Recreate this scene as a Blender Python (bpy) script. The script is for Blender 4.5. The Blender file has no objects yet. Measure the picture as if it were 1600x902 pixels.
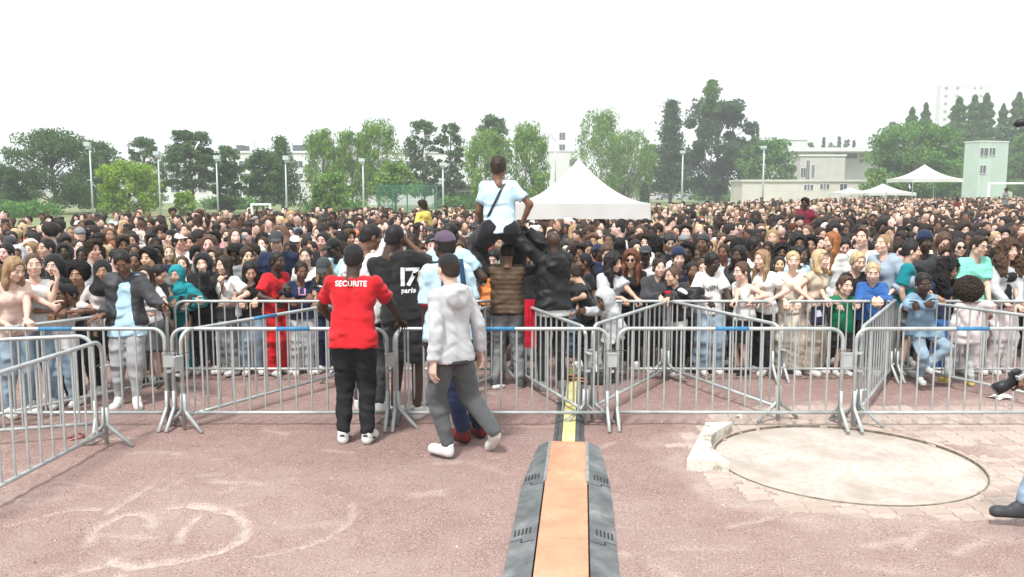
import bpy, bmesh, math, random
import numpy as np
from mathutils import Vector, Matrix
from mathutils.bvhtree import BVHTree
rnd = random.Random(7); rng = np.random.default_rng(7)
SC = bpy.context.scene; COL = SC.collection
# ---------------------------------------------------------------- camera
F = 1350.0; CH = 2.55; PITCH = math.radians(6.47)
cam = bpy.data.cameras.new("camera"); cam_o = bpy.data.objects.new("camera", cam); COL.objects.link(cam_o)
cam.sensor_width = 36; cam.lens = F/1600*36; cam.clip_start = .05; cam.clip_end = 4000
cam_o.location = (0, 0, CH); cam_o.rotation_euler = (math.radians(90)-PITCH, 0, 0)
SC.camera = cam_o
CP, SP = math.cos(PITCH), math.sin(PITCH)
# ---------------------------------------------------------------- sky, sun, exposure
SUN_EL, SUN_AZ = math.radians(58), math.radians(205)   # soft light from behind the camera, a little from its left
world = bpy.data.worlds.new("World"); SC.world = world; world.use_nodes = True
nt = world.node_tree; nt.nodes.clear()
wo = nt.nodes.new("ShaderNodeOutputWorld"); bg = nt.nodes.new("ShaderNodeBackground")
sky = nt.nodes.new("ShaderNodeTexSky"); sky.sky_type = 'NISHITA'; sky.sun_disc = False
sky.sun_elevation = SUN_EL; sky.sun_rotation = SUN_AZ; sky.air_density = 1.0; sky.dust_density = 3.0; sky.ozone_density = 1
tc = nt.nodes.new("ShaderNodeTexCoord"); mp = nt.nodes.new("ShaderNodeMapping"); mp.inputs['Scale'].default_value = (1, 1, 2.5)
nz = nt.nodes.new("ShaderNodeTexNoise"); nz.inputs['Scale'].default_value = 2.2; nz.inputs['Detail'].default_value = 5
rp = nt.nodes.new("ShaderNodeValToRGB"); rp.color_ramp.elements[0].position = .3; rp.color_ramp.elements[1].position = .7
rp.color_ramp.elements[0].color = (8.9, 9.5, 9.6, 1); rp.color_ramp.elements[1].color = (11.2, 11.6, 11.6, 1)
mx = nt.nodes.new("ShaderNodeMixRGB"); mx.inputs[0].default_value = .93
nt.links.new(tc.outputs['Generated'], mp.inputs[0]); nt.links.new(mp.outputs[0], nz.inputs[0]); nt.links.new(nz.outputs[0], rp.inputs[0])
nt.links.new(sky.outputs[0], mx.inputs[1]); nt.links.new(rp.outputs[0], mx.inputs[2]); nt.links.new(mx.outputs[0], bg.inputs[0])
bg.inputs[1].default_value = .1; nt.links.new(bg.outputs[0], wo.inputs[0])
sun = bpy.data.lights.new("sun", 'SUN'); sun.energy = 3.1; sun.angle = math.radians(9); sun.color = (1, .965, .92)
sun_o = bpy.data.objects.new("sun", sun); COL.objects.link(sun_o)
sd = Vector((math.sin(SUN_AZ)*math.cos(SUN_EL), math.cos(SUN_AZ)*math.cos(SUN_EL), math.sin(SUN_EL)))
sun_o.rotation_euler = sd.to_track_quat('Z', 'Y').to_euler()
SC.view_settings.view_transform = 'Standard'; SC.view_settings.look = 'None'; SC.view_settings.gamma = 1
SC.view_settings.exposure = .55
SC.cycles.max_bounces = 5; SC.cycles.diffuse_bounces = 2; SC.cycles.glossy_bounces = 2; SC.cycles.transparent_max_bounces = 6
SC.cycles.transmission_bounces = 3; SC.cycles.use_adaptive_sampling = True; SC.cycles.caustics_reflective = False; SC.cycles.caustics_refractive = False

def ray(x, y):
    u, v = x-800., y-451.
    return Vector((u, F*CP-v*SP, -(v*CP+F*SP)))
def U(x, y, z=0.):
    r = ray(x, y); t = (z-CH)/r.z
    return Vector((r.x*t, r.y*t, z))
def D(x, y, d):
    r = ray(x, y); t = d/r.y
    return Vector((r.x*t, d, CH+r.z*t))
# ---------------------------------------------------------------- objects and their properties
def tag(o, label=None, cat=None, group=None, kind=None):
    if label: o['label'] = label
    if cat: o['category'] = cat
    if group: o['group'] = group
    if kind: o['kind'] = kind
    return o
def empty(name, loc=(0, 0, 0), rz=0., **k):
    o = bpy.data.objects.new(name, None); COL.objects.link(o); o.location = loc; o.rotation_euler = (0, 0, rz)
    o.empty_display_size = .2
    return tag(o, **k)
def link(name, me, parent=None, color=None, **k):
    o = bpy.data.objects.new(name, me); COL.objects.link(o)
    if parent: o.parent = parent
    if color: o.color = (*color[:3], 1)
    return tag(o, **k)
def mesh(name, V, Fq, mats=(), mi=None, smooth=False):
    """V (n,3); Fq (m,4) or (m,3) array, or a list of polygons"""
    me = bpy.data.meshes.new(name)
    if isinstance(Fq, np.ndarray) and len(Fq):
        n, m, k = len(V), len(Fq), Fq.shape[1]
        me.vertices.add(n); me.vertices.foreach_set("co", np.asarray(V, np.float32).ravel())
        me.loops.add(m*k); me.loops.foreach_set("vertex_index", Fq.astype(np.int32).ravel())
        me.polygons.add(m); me.polygons.foreach_set("loop_start", np.arange(0, m*k, k, dtype=np.int32))
        if mi is not None: me.polygons.foreach_set("material_index", np.asarray(mi, np.int32))
        me.polygons.foreach_set("use_smooth", np.full(m, bool(smooth)))
        me.update(calc_edges=True)
    else:
        me.from_pydata([tuple(v) for v in V], [], [tuple(f) for f in Fq])
        if mi is not None:
            for p, i in zip(me.polygons, mi): p.material_index = int(i)
        if smooth:
            for p in me.polygons: p.use_smooth = True
        me.update()
    for m_ in mats: me.materials.append(m_)
    return me
def copy_tree(o, parent=None):
    c = o.copy(); COL.objects.link(c)
    if parent: c.parent = parent
    for ch in o.children: copy_tree(ch, c)
    return c

class MB:
    """collects boxes, tubes and prisms into one mesh"""
    def __init__(s): s.v = []; s.f = []; s.m = []
    def add(s, V, Fs, mi=0):
        b = len(s.v); s.v += [tuple(v) for v in V]; s.f += [tuple(i+b for i in f) for f in Fs]; s.m += [mi]*len(Fs); return s
    def box(s, lo, hi, mi=0, M=None):
        x0, y0, z0 = lo; x1, y1, z1 = hi
        V = [Vector(p) for p in ((x0,y0,z0),(x1,y0,z0),(x1,y1,z0),(x0,y1,z0),(x0,y0,z1),(x1,y0,z1),(x1,y1,z1),(x0,y1,z1))]
        if M: V = [M@v for v in V]
        return s.add(V, ((0,3,2,1),(4,5,6,7),(0,1,5,4),(1,2,6,5),(2,3,7,6),(3,0,4,7)), mi)
    def tube(s, pts, r, n=8, mi=0, caps=True, r2=None):
        pts = [Vector(p) for p in pts]; K = len(pts); rings = []
        up = None
        for i, p in enumerate(pts):
            t = (pts[min(i+1, K-1)]-pts[max(i-1, 0)]).normalized()
            if up is None: up = t.orthogonal().normalized()
            a = (up-t*up.dot(t)); a = a.normalized() if a.length > 1e-6 else t.orthogonal().normalized()
            up = a; b = t.cross(a)
            rr = r if r2 is None else r+(r2-r)*i/max(1, K-1)
            if isinstance(r, (list, tuple)): rr = r[i]
            rings.append([p+(a*math.cos(2*math.pi*k/n)+b*math.sin(2*math.pi*k/n))*rr for k in range(n)])
        V = [v for R in rings for v in R]
        Fs = [(i*n+k, i*n+(k+1) % n, (i+1)*n+(k+1) % n, (i+1)*n+k) for i in range(K-1) for k in range(n)]
        if caps: Fs += [tuple(range(n-1, -1, -1)), tuple((K-1)*n+k for k in range(n))]
        return s.add(V, Fs, mi)
    def prism(s, poly, z0, z1, mi=0, M=None):
        n = len(poly); V = [Vector((p[0], p[1], z0)) for p in poly]+[Vector((p[0], p[1], z1)) for p in poly]
        if M: V = [M@v for v in V]
        Fs = [tuple(range(n-1, -1, -1)), tuple(range(n, 2*n))]+[(k, (k+1) % n, n+(k+1) % n, n+k) for k in range(n)]
        return s.add(V, Fs, mi)
    def mesh(s, name, mats=(), smooth=False): return mesh(name, s.v, s.f, mats, s.m, smooth)
    def build(s, name, mats, parent=None, smooth=False, bevel=0, **k):
        o = link(name, s.mesh(name, mats if isinstance(mats, (list, tuple)) else (mats,), smooth), parent, **k)
        if bevel:
            b = o.modifiers.new('bevel', 'BEVEL'); b.width = bevel; b.segments = 2; b.limit_method = 'ANGLE'
        return o

# ---------------------------------------------------------------- materials
class N:
    def __init__(s, name, rough=.8):
        s.m = bpy.data.materials.new(name); s.m.use_nodes = True; s.t = s.m.node_tree
        s.b = s.t.nodes['Principled BSDF']; s.b.inputs['Roughness'].default_value = rough
        s.b.inputs['Specular IOR Level'].default_value = .3
    def n(s, typ, **k):
        nd = s.t.nodes.new('ShaderNode'+typ)
        for a, v in k.items():
            if a.startswith('i_'):
                key = a[2:].replace('_', ' '); nd.inputs[int(key) if key.isdigit() else key].default_value = v
            else: setattr(nd, a, v)
        return nd
    def l(s, a, b): s.t.links.new(a, b); return s
    def noise(s, scale, detail=3, coord='Object', stretch=None, rough=.5):
        c = s.n('TexCoord'); t = s.n('TexNoise', i_Scale=scale, i_Detail=detail, i_Roughness=rough)
        if stretch:
            mp = s.n('Mapping'); mp.inputs['Scale'].default_value = stretch
            s.l(c.outputs[coord], mp.inputs[0]); s.l(mp.outputs[0], t.inputs['Vector'])
        else: s.l(c.outputs[coord], t.inputs['Vector'])
        return t.outputs['Fac']
    def ramp(s, fac, *st):
        r = s.n('ValToRGB'); e = r.color_ramp.elements
        e[0].position, e[0].color = st[0][0], (*st[0][1], 1)
        e[1].position, e[1].color = st[-1][0], (*st[-1][1], 1)
        for p, c in st[1:-1]: x = e.new(p); x.color = (*c, 1)
        s.l(fac, r.inputs[0]); return r.outputs[0]
    def mix(s, fac, a, b, mode='MIX'):
        m = s.n('MixRGB', blend_type=mode)
        for i, v in ((0, fac), (1, a), (2, b)):
            if isinstance(v, (int, float)): m.inputs[i].default_value = v
            elif isinstance(v, tuple): m.inputs[i].default_value = (*v[:3], 1)
            else: s.l(v, m.inputs[i])
        return m.outputs[0]
    def bump(s, h, strength=.3, dist=.01):
        b = s.n('Bump', i_Strength=strength, i_Distance=dist); s.l(h, b.inputs['Height']); s.l(b.outputs[0], s.b.inputs['Normal']); return s
    def col(s, c):
        if isinstance(c, tuple): s.b.inputs['Base Color'].default_value = (*c[:3], 1)
        else: s.l(c, s.b.inputs['Base Color'])
        return s
def plain(name, c, rough=.8, var=.25, scale=8., metal=0, bump=0, bs=60., coord='Object'):
    m = N(name, rough); f = m.noise(scale, 4, coord)
    m.col(m.ramp(f, (.3, tuple(x*(1-var) for x in c)), (.7, tuple(min(.95, x*(1+var*.7)) for x in c))))
    m.b.inputs['Metallic'].default_value = metal
    if bump: m.bump(m.noise(bs, 3, coord), bump, .004)
    return m.m
def objcol(name, rough=.85, var=.18, scale=9., bs=350., bump=.15, dist=.002, tint=None, stretch=None, sheen=0, folds=0):
    m = N(name, rough); oi = m.n('ObjectInfo'); f = m.noise(scale, 3, stretch=stretch)
    c = m.mix(1, oi.outputs['Color'], m.ramp(f, (.3, (1-var,)*3), (.7, (1+var*.4,)*3)), 'MULTIPLY')
    if tint: c = m.mix(1, c, tint, 'MULTIPLY')
    m.col(c); m.b.inputs['Sheen Weight'].default_value = sheen
    if folds:
        c0 = m.n('TexCoord'); wv = m.n('TexNoise', noise_type='RIDGED_MULTIFRACTAL', i_Scale=3.4, i_Detail=2.2, i_Distortion=.35); wv.inputs['Roughness'].default_value = .4
        mp_ = m.n('Mapping'); mp_.inputs['Rotation'].default_value = (.5, .6, .2); mp_.inputs['Scale'].default_value = (1, 1.2, 2.1); m.l(c0.outputs['Object'], mp_.inputs[0]); m.l(mp_.outputs[0], wv.inputs['Vector'])
        ma = m.n('Math', operation='MULTIPLY'); ma.inputs[1].default_value = 1.; m.l(wv.outputs['Fac'], ma.inputs[0])
        b2 = m.n('Bump', i_Strength=folds, i_Distance=.085); m.l(ma.outputs[0], b2.inputs['Height']); m.l(b2.outputs[0], m.b.inputs['Normal'])
    elif bump: m.bump(m.noise(bs, 2, stretch=stretch), bump, dist)
    return m.m
M_skin = objcol('skin', .48, .12, 14, 220, .1, .001)
M_lip = objcol('lips', .4, .1, 20, 0, 0, tint=(.88, .62, .58))
M_brow = plain('eyebrow', (.02, .014, .01), .8)
M_eye = plain('eye_white', (.62, .6, .57), .3, .05)
M_iris = plain('iris', (.015, .01, .008), .2)
M_cloth = objcol('cotton', .9, .10, 5, sheen=.1, folds=.8)
M_knit = objcol('knit', .95, .05, 8, sheen=.15, folds=.5)
M_denim = objcol('denim', .88, .35, 6, folds=.8)
M_leather = objcol('jacket_nylon', .55, .2, 7, folds=1.)
M_hair = objcol('hair', .55, .5, 30, 160, .6, .004, stretch=(1, 1, .18))
M_curl = objcol('curly_hair', .85, .55, 60, 90, 1, .012)
M_shoe = objcol('shoe', .55, .1, 12, 100, .1, .001)
M_sole = plain('shoe_sole', (.7, .69, .66), .7, .1)
M_black = plain('black_plastic', (.02, .02, .022), .45, .2)
M_white = plain('white_print', (.8, .8, .8), .8, .04)
M_glass = plain('dark_lens', (.01, .01, .012), .12)
# ================================================================ distance fields and their surface
class Grid:
    def __init__(s, lo, hi, h):
        s.lo = np.array(lo, np.float32); s.h = h
        s.n = np.maximum(((np.array(hi)-s.lo)/h).astype(int)+2, 3)
        s.f = np.full(s.n, .5, np.float32)
        s.ax = [s.lo[i]+h*np.arange(s.n[i], dtype=np.float32) for i in range(3)]
    def sub(s, lo, hi):
        sl = []
        for i in range(3):
            a = int(max(0, math.floor((lo[i]-s.lo[i])/s.h))); b = int(min(s.n[i], math.ceil((hi[i]-s.lo[i])/s.h)+1))
            if b-a < 1: return None
            sl.append(slice(a, b))
        X = s.ax[0][sl[0]][:, None, None]; Y = s.ax[1][sl[1]][None, :, None]; Z = s.ax[2][sl[2]][None, None, :]
        return tuple(sl), X, Y, Z
    def put(s, sl, d, k, op='u'):
        g = s.f[sl]
        if op == 's': d = -d
        if op in 'is' or op == 's':
            if k > 0:
                h = np.clip(.5-.5*(g-d)/k, 0, 1); s.f[sl] = g*(1-h)+d*h+k*h*(1-h)
            else: s.f[sl] = np.maximum(g, d)
        else:
            if k > 0:
                h = np.clip(.5+.5*(g-d)/k, 0, 1); s.f[sl] = g*(1-h)+d*h-k*h*(1-h)
            else: s.f[sl] = np.minimum(g, d)
    def cap(s, a, b, ra, rb=None, k=.02, fa=None, fl=1., op='u', cut=None):
        """rounded cone a-b; fa, fl flatten it along the axis fa; cut=(0/1,0/1) cuts an end square"""
        rb = ra if rb is None else rb; a = np.array(a, np.float32); b = np.array(b, np.float32)
        r = max(ra, rb)+k+.03
        q = s.sub(np.minimum(a, b)-r, np.maximum(a, b)+r)
        if q is None: return s
        sl, X, Y, Z = q; ab = b-a; L2 = float(ab@ab)+1e-9
        px, py, pz = X-a[0], Y-a[1], Z-a[2]
        t0 = (px*ab[0]+py*ab[1]+pz*ab[2])/L2; t = np.clip(t0, 0, 1)
        dx, dy, dz = px-t*ab[0], py-t*ab[1], pz-t*ab[2]
        if fa is not None:
            w = (dx*fa[0]+dy*fa[1]+dz*fa[2])*(fl-1); dx, dy, dz = dx+w*fa[0], dy+w*fa[1], dz+w*fa[2]
        d = np.sqrt(dx*dx+dy*dy+dz*dz)-(ra+t*(rb-ra))
        if cut:
            L = math.sqrt(L2)
            if cut[0]: d = np.maximum(d, -t0*L)
            if cut[1]: d = np.maximum(d, (t0-1)*L)
        s.put(sl, d, k, op); return s
    def ell(s, c, r, R=None, k=.02, op='u'):
        c = np.array(c, np.float32); r = np.array(r, np.float32); m = float(r.max())+k+.02
        q = s.sub(c-m, c+m)
        if q is None: return s
        sl, X, Y, Z = q; x, y, z = X-c[0], Y-c[1], Z-c[2]
        if R is not None: x, y, z = (R[0][0]*x+R[1][0]*y+R[2][0]*z, R[0][1]*x+R[1][1]*y+R[2][1]*z, R[0][2]*x+R[1][2]*y+R[2][2]*z)
        k0 = np.sqrt((x/r[0])**2+(y/r[1])**2+(z/r[2])**2)
        k1 = np.sqrt((x/r[0]**2)**2+(y/r[1]**2)**2+(z/r[2]**2)**2)+1e-6
        s.put(sl, k0*(k0-1)/k1, k, op); return s
    def plane(s, p, n, k=0):   # keeps the side the normal points away from
        p = np.array(p, np.float32); n = np.array(n, np.float32); n = n/np.linalg.norm(n)
        d = (s.ax[0]-p[0])[:, None, None]*n[0]+(s.ax[1]-p[1])[None, :, None]*n[1]+(s.ax[2]-p[2])[None, None, :]*n[2]
        s.put((slice(None),)*3, d, k, 'i'); return s
    def wrinkle(s, amp, fx=18, seed=0, vert=1.4):
        r = np.random.default_rng(seed); X = s.ax[0][:, None, None]; Y = s.ax[1][None, :, None]; Z = s.ax[2][None, None, :]
        n = 0
        for i in range(3):
            a = r.normal(size=3)*fx*(.6+.5*i); a[2] *= vert; p = r.uniform(0, 6, 3)
            n = n+(1-2.2*np.abs(np.sin(.7*(a[0]*X+a[1]*Y+a[2]*Z+p[0]+1.6*np.sin(a[1]*.5*X-a[0]*.6*Y+.4*a[2]*Z+p[1])))))/(1+.5*i)
        s.f += (amp*n).astype(np.float32); return s
    def strands(s, amp, na=34, zf=16, cx=0, cy=-.02):
        X = s.ax[0][:, None, None]; Y = s.ax[1][None, :, None]; Z = s.ax[2][None, None, :]
        az = np.arctan2(X-cx, Y-cy); s.f += (amp*np.sin(az*na+1.5*np.sin(Z*zf+az*2))).astype(np.float32); return s
    def surf(s):
        f = s.f; ins = f < 0; n = f.shape
        V = [ins[i:n[0]-1+i, j:n[1]-1+j, k:n[2]-1+k] for i in (0, 1) for j in (0, 1) for k in (0, 1)]
        cnt = sum(v.astype(np.int8) for v in V); act = (cnt > 0) & (cnt < 8)
        idx = np.argwhere(act)
        if not len(idx): return np.zeros((0, 3), np.float32), np.zeros((0, 4), np.int32)
        ids = np.full(act.shape, -1, np.int32); ids[tuple(idx.T)] = np.arange(len(idx))
        acc = np.zeros((len(idx), 3), np.float32); w = np.zeros(len(idx), np.float32)
        cs = [(i, j, k) for i in (0, 1) for j in (0, 1) for k in (0, 1)]
        val = {c: f[idx[:, 0]+c[0], idx[:, 1]+c[1], idx[:, 2]+c[2]] for c in cs}
        for c in cs:
            for a in range(3):
                if c[a] == 0:
                    e = list(c); e[a] = 1; e = tuple(e); fa, fb = val[c], val[e]
                    m = (fa < 0) != (fb < 0); t = np.where(m, fa/np.where(m, fa-fb, 1), 0)
                    p = np.tile(np.array(c, np.float32), (len(idx), 1)); p[:, a] = t
                    acc[m] += p[m]; w += m
        P = s.lo+s.h*(idx+acc/w[:, None])
        Q = []
        for a in range(3):
            b, c = (a+1) % 3, (a+2) % 3
            s0 = [slice(None)]*3; s1 = [slice(None)]*3; s0[a] = slice(0, -1); s1[a] = slice(1, None)
            for x in (b, c): s0[x] = slice(1, -1); s1[x] = slice(1, -1)
            A, B = ins[tuple(s0)], ins[tuple(s1)]
            e = np.argwhere(A != B)
            if not len(e): continue
            flip = A[tuple(e.T)]; o = e.copy(); o[:, b] += 1; o[:, c] += 1
            def at(db, dc):
                q = o.copy(); q[:, b] += db; q[:, c] += dc; return ids[tuple(q.T)]
            q = np.stack([at(-1, -1), at(0, -1), at(0, 0), at(-1, 0)], 1)
            q[~flip] = q[~flip][:, ::-1]; Q.append(q)
        return P.astype(np.float32), np.concatenate(Q)

# ================================================================ heads (origin between the ears, +y forward)
def head_arr(fem=False, h=.0066):
    g = Grid((-.1, -.13, -.21), (.1, .13, .135), h)
    g.ell((0, -.014, .03), (.074, .094, .086), k=.01)
    g.ell((0, .022, -.028), (.058 if fem else .061, .066, .082), k=.025)
    jw = .032 if fem else .040
    g.cap((-jw, .018, -.068), (jw, .018, -.068), .026, k=.025)
    g.ell((0, .060, -.092), (.022, .02, .02), k=.02)
    g.cap((-.028, .076, .026), (.028, .076, .026), .010 if fem else .012, k=.012)
    for s in (-1, 1):
        g.ell((s*.031, .092, .006), (.018, .013, .012), k=.010, op='s')
        g.ell((s*.031, .073, .005), (.0145, .013, .0125), k=.002)
        g.ell((s*.042, .058, -.026), (.024, .022, .022), k=.02)
        g.ell((s*.078, -.006, -.006), (.009, .019, .031), R=((1, 0, 0), (0, .95, .3), (0, -.3, .95)), k=.006)
        g.ell((s*.013, .088, -.030), (.009, .009, .008), k=.006)
    g.cap((0, .084, .012), (0, .104, -.027), .008, .0115, k=.010)
    g.cap((-.016, .083, -.053), (.016, .083, -.053), .0085, k=.006)
    g.cap((-.012, .081, -.066), (.012, .081, -.066), .0095, k=.006)
    g.cap((-.018, .096, -.0590), (.018, .096, -.0590), .003, k=.003, op='s')
    nr = .045 if fem else .054
    g.cap((0, -.028, -.05), (0, -.045, -.21), nr, nr*1.08, k=.03)
    V, Q = g.surf(); c = V[Q].mean(1); x, y, z = abs(c[:, 0]), c[:, 1], c[:, 2]
    mi = np.zeros(len(Q), int)
    mi[(abs(x-.031) < .013) & (abs(z-.005) < .0045) & (y > .065)] = 2
    mi[(abs(x-.031) < .0068) & (abs(z-.005) < .0062) & (y > .065)] = 3
    br = .029-.05*np.clip(x-.02, 0, .02)-.25*np.clip(x-.036, 0, 1)
    mi[(x > .012) & (x < .05) & (abs(z-br) < (.0035 if fem else .005)) & (y > .05)] = 1
    mi[(x < .026) & (abs(z+.0595) < .0125-.25*x) & (y > .078)] = 4
    return V, Q, mi
HEADS = {False: head_arr(False, .0072), True: head_arr(True, .0072)}; HEADS_C = {False: head_arr(False, .0105), True: head_arr(True, .0105)}

def hair_grid(lo=(-.2, -.24, -.5), hi=(.2, .2, .22), h=.0105): return Grid(lo, hi, h)
def hcut(g, t, fz=.062, k=.006, fw=.064):
    """opens the face: takes away the front below the hairline"""
    g.cap((0, .075, fz-.062), (0, .075, -.30), fw, fw+.008, k=k, op='s')
    g.cap((0, .155, fz-.045), (0, .155, -.30), .108, .112, k=k, op='s'); return g
def cranium(g, t, low=-.055, slope=.5, k=.008):
    g.ell((0, -.016, .032), (.076+t, .096+t, .088+t), k=0)
    g.ell((0, -.040, -.03), (.068+t, .066+t, .075), k=.02)
    g.plane((0, -.05, low), (0, slope, -1), k=.01)
    return hcut(g, t)
def long_hair(g, L, w=.088, t=.012, strand=.004, front=True, fluff=0):
    g.ell((0, -.016, .034), (.078+t, .098+t, .088+t), k=0)
    z1 = -L
    g.cap((0, -.05, -.02), (0, -.07, z1), w*.86, w*.8, k=.03, fa=(0, 1, 0), fl=1.7)
    for s in (-1, 1):
        g.cap((s*.074, -.02, -.01), (s*(w*.86), .005, -.14), .024+t*.4, .030+fluff, k=.03, fa=(0, 1, 0), fl=.8)
        if front and L > .16: g.cap((s*(w*.86), .02, -.13), (s*.088, .065, z1*.92), .032+fluff, .022+fluff, k=.03)
    hcut(g, t, k=.008)
    g.cap((0, .06, -.13), (0, .06, -.6), .052, .05, op='s', k=.01)
    g.cap((0, .0, -.12), (0, 0, -.6), .046, k=.005, op='s')
    return g.strands(strand)
def mk_hair(kind):
    g = hair_grid()
    m = 0
    if kind == 'short': cranium(g, .011).wrinkle(.0018, 60, 1)
    elif kind == 'buzz': cranium(g, .005, -.045).wrinkle(.0008, 80, 2)
    elif kind == 'crop':   # fade with fuller top
        cranium(g, .006, -.04); g.ell((0, .004, .085), (.072, .088, .042), k=.012); hcut(g, 0, .075); g.wrinkle(.003, 55, 3)
    elif kind == 'quiff':
        cranium(g, .008); g.ell((0, .03, .092), (.066, .072, .04), k=.015); hcut(g, 0, .078); g.strands(.003, 22, 30)
    elif kind == 'curly':
        m = 1; cranium(g, .014); g.ell((0, .006, .075), (.094, .105, .07), k=.02); hcut(g, 0, .066); g.wrinkle(.0065, 85, 4)
    elif kind == 'afro':
        m = 1; g.ell((0, -.025, .055), (.125, .128, .115), k=0); g.ell((0, -.05, .0), (.11, .1, .08), k=.03); hcut(g, 0, .06); g.wrinkle(.006, 80, 5)
    elif kind == 'bigafro':
        m = 1; g.ell((0, -.03, .03), (.155, .15, .15), k=0); hcut(g, 0, .058); g.wrinkle(.009, 60, 6)
    elif kind == 'long': long_hair(g, .36)
    elif kind == 'verylong': long_hair(g, .44, .095)
    elif kind == 'bob': long_hair(g, .17, .09, .014)
    elif kind == 'wavy': long_hair(g, .32, .11, .02, .006, fluff=.016).wrinkle(.006, 34, 7)
    elif kind == 'curlylong':
        m = 1; long_hair(g, .28, .14, .03, .0, fluff=.04).wrinkle(.010, 50, 8)
    elif kind in ('tied', 'bun', 'topbun', 'pony', 'lowbun'):
        cranium(g, .006, -.05).strands(.0015, 40, 8)
        if kind == 'bun': g.ell((0, -.12, .06), (.04, .036, .04), k=.008).wrinkle(.003, 60, 9)
        if kind == 'topbun': g.ell((.0, -.05, .15), (.045, .042, .036), k=.01).wrinkle(.005, 70, 10)
        if kind in ('lowbun', 'tied'): g.ell((0, -.125, -.02), (.034, .03, .032), k=.008)
        if kind == 'pony': g.cap((0, -.11, .04), (0, -.16, .0), .026, .032, k=.01); g.cap((0, -.16, 0), (0, -.13, -.2), .034, .014, k=.02)
    elif kind == 'braids':
        m = 0; cranium(g, .008, -.05); X = g.ax[0][:, None, None]; g.f += (.0045*np.sin(X*260)).astype(np.float32)
    elif kind == 'locs':
        m = 1; long_hair(g, .16, .11, .026, .010, front=False).wrinkle(.006, 60, 11)
    elif kind == 'longlocs':
        m = 0; long_hair(g, .26, .10, .02, .009)
    elif kind in ('cap', 'capback'):
        g.ell((0, -.012, .045), (.085, .104, .085), k=0); g.plane((0, 0, .038), (0, .10, -1), k=.004); g.ell((0, -.012, .13), (.006, .006, .005), k=.002)
        s = 1 if kind == 'cap' else -1
        b = Grid((-.2, -.24, -.5), (.2, .2, .22), g.h)
        b.ell((0, s*.085-.006, .036), (.075, .105, .026), k=0); b.ell((0, s*.085-.006, .020), (.085, .12, .026), k=.002, op='s')
        b.plane((0, s*.075, 0), (0, -s, 0))
        g.f = np.minimum(g.f, b.f)
        if kind == 'capback': hcut(g, 0, .05)
    elif kind == 'beanie':
        m = 1; g.ell((0, -.014, .05), (.086, .105, .086), k=0); g.plane((0, 0, .035), (0, .2, -1), k=.006)
        g.cap((-.0, -.012, .05), (0, -.012, .062), .088, .088, k=.006, fa=(0, 1, 0), fl=.84); g.plane((0, 0, .032), (0, .25, -1), k=.006)
    elif kind == 'durag':
        g.ell((0, -.016, .034), (.082, .102, .092), k=0); g.plane((0, -.05, -.045), (0, .75, -1), k=.008); hcut(g, 0, .056)
        g.cap((0, -.11, -.01), (0, -.13, -.16), .022, .03, k=.02)
    elif kind in ('hood', 'hijab', 'bighood'):
        e = .012 if kind == 'hijab' else .03
        g.ell((0, -.02, .03), (.082+e, .102+e, .092+e), k=0)
        g.cap((0, -.02, -.04), (0, -.035, -.15), .078+e, .10, k=.04)
        if kind == 'hijab': g.ell((0, .01, -.2), (.15, .12, .09), k=.05)
        else: g.ell((0, -.03, -.19), (.13, .11, .05), k=.04)
        f = .060 if kind == 'hijab' else .066
        if kind == 'hijab': g.ell((0, .09, -.012), (.056, .06, .078), k=.008, op='s')
        else: g.cap((0, .12, .0), (0, .12, -.08), f+.03, f+.01, k=.01, op='s'); g.cap((0, .08, .0), (0, .08, -.07), f, f-.008, k=.01, op='s')
        g.wrinkle(.004, 26, 12)
    V, Q = g.surf(); return V, Q, m
_hair = {}
def hair_mesh(kind):
    if kind not in _hair:
        V, Q, m = mk_hair(kind)
        cl = kind in ('cap', 'capback', 'durag', 'hood', 'bighood', 'hijab')
        mat = M_cloth if cl else M_knit if kind == 'beanie' else (M_curl if m else M_hair)
        nm = {'cap': 'cap', 'capback': 'cap', 'beanie': 'beanie', 'durag': 'durag', 'hood': 'hood', 'hijab': 'headscarf'}.get(kind, 'hair')
        _hair[kind] = (mesh(nm, V, Q, (mat,), None, True), nm)
    return _hair[kind]

# ================================================================ hands (wrist at origin, fingers along +y, palm facing -z, thumb on +x)
def hand_arr(curl, h=.0085, thumb=1):
    g = Grid((-.07, -.03, -.11), (.08, .21, .05), h)
    g.cap((0, -.02, 0), (0, .01, 0), .026, .026, k=.01, fa=(0, 0, 1), fl=1.25)
    g.cap((-.016, .02, 0), (-.024, .075, 0), .019, .017, k=.012, fa=(0, 0, 1), fl=1.3)
    g.cap((.014, .02, 0), (.024, .078, 0), .019, .017, k=.012, fa=(0, 0, 1), fl=1.3)
    g.cap((0, .03, 0), (0, .078, .002), .02, .018, k=.012, fa=(0, 0, 1), fl=1.3)
    for i, (x, L) in enumerate(((.030, .040), (.010, .046), (-.010, .043), (-.029, .034))):
        p = np.array((x, .082-abs(x-.008)*.25, 0.)); a = 0.
        for j, fr in enumerate((1, .68, .55)):
            a += curl[j]*(1+.12*i)
            q = p+np.array((x*.05, math.cos(a)*L*fr, -math.sin(a)*L*fr))
            g.cap(p, q, .0092-.0008*j, .0088-.0009*j, k=.0015 if j else .006); p = q
    p = np.array((.028, .022, -.006)); q = p+np.array((.026, .026, -.012)); r = q+np.array((.008, .028, -.010-.02*thumb)); t = r+np.array((-.003*thumb, .02, -.008-.01*thumb))
    g.cap(p, q, .0135, .0115, k=.01).cap(q, r, .0105, .0098, k=.004).cap(r, t, .0096, .0082, k=.003)
    V, Q = g.surf(); return V, Q
HANDS = {'relax': hand_arr((.25, .35, .25), thumb=.5), 'grip': hand_arr((.75, 1.15, .6), thumb=1.), 'fist': hand_arr((1.35, 1.5, .7), thumb=1.2)}
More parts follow.
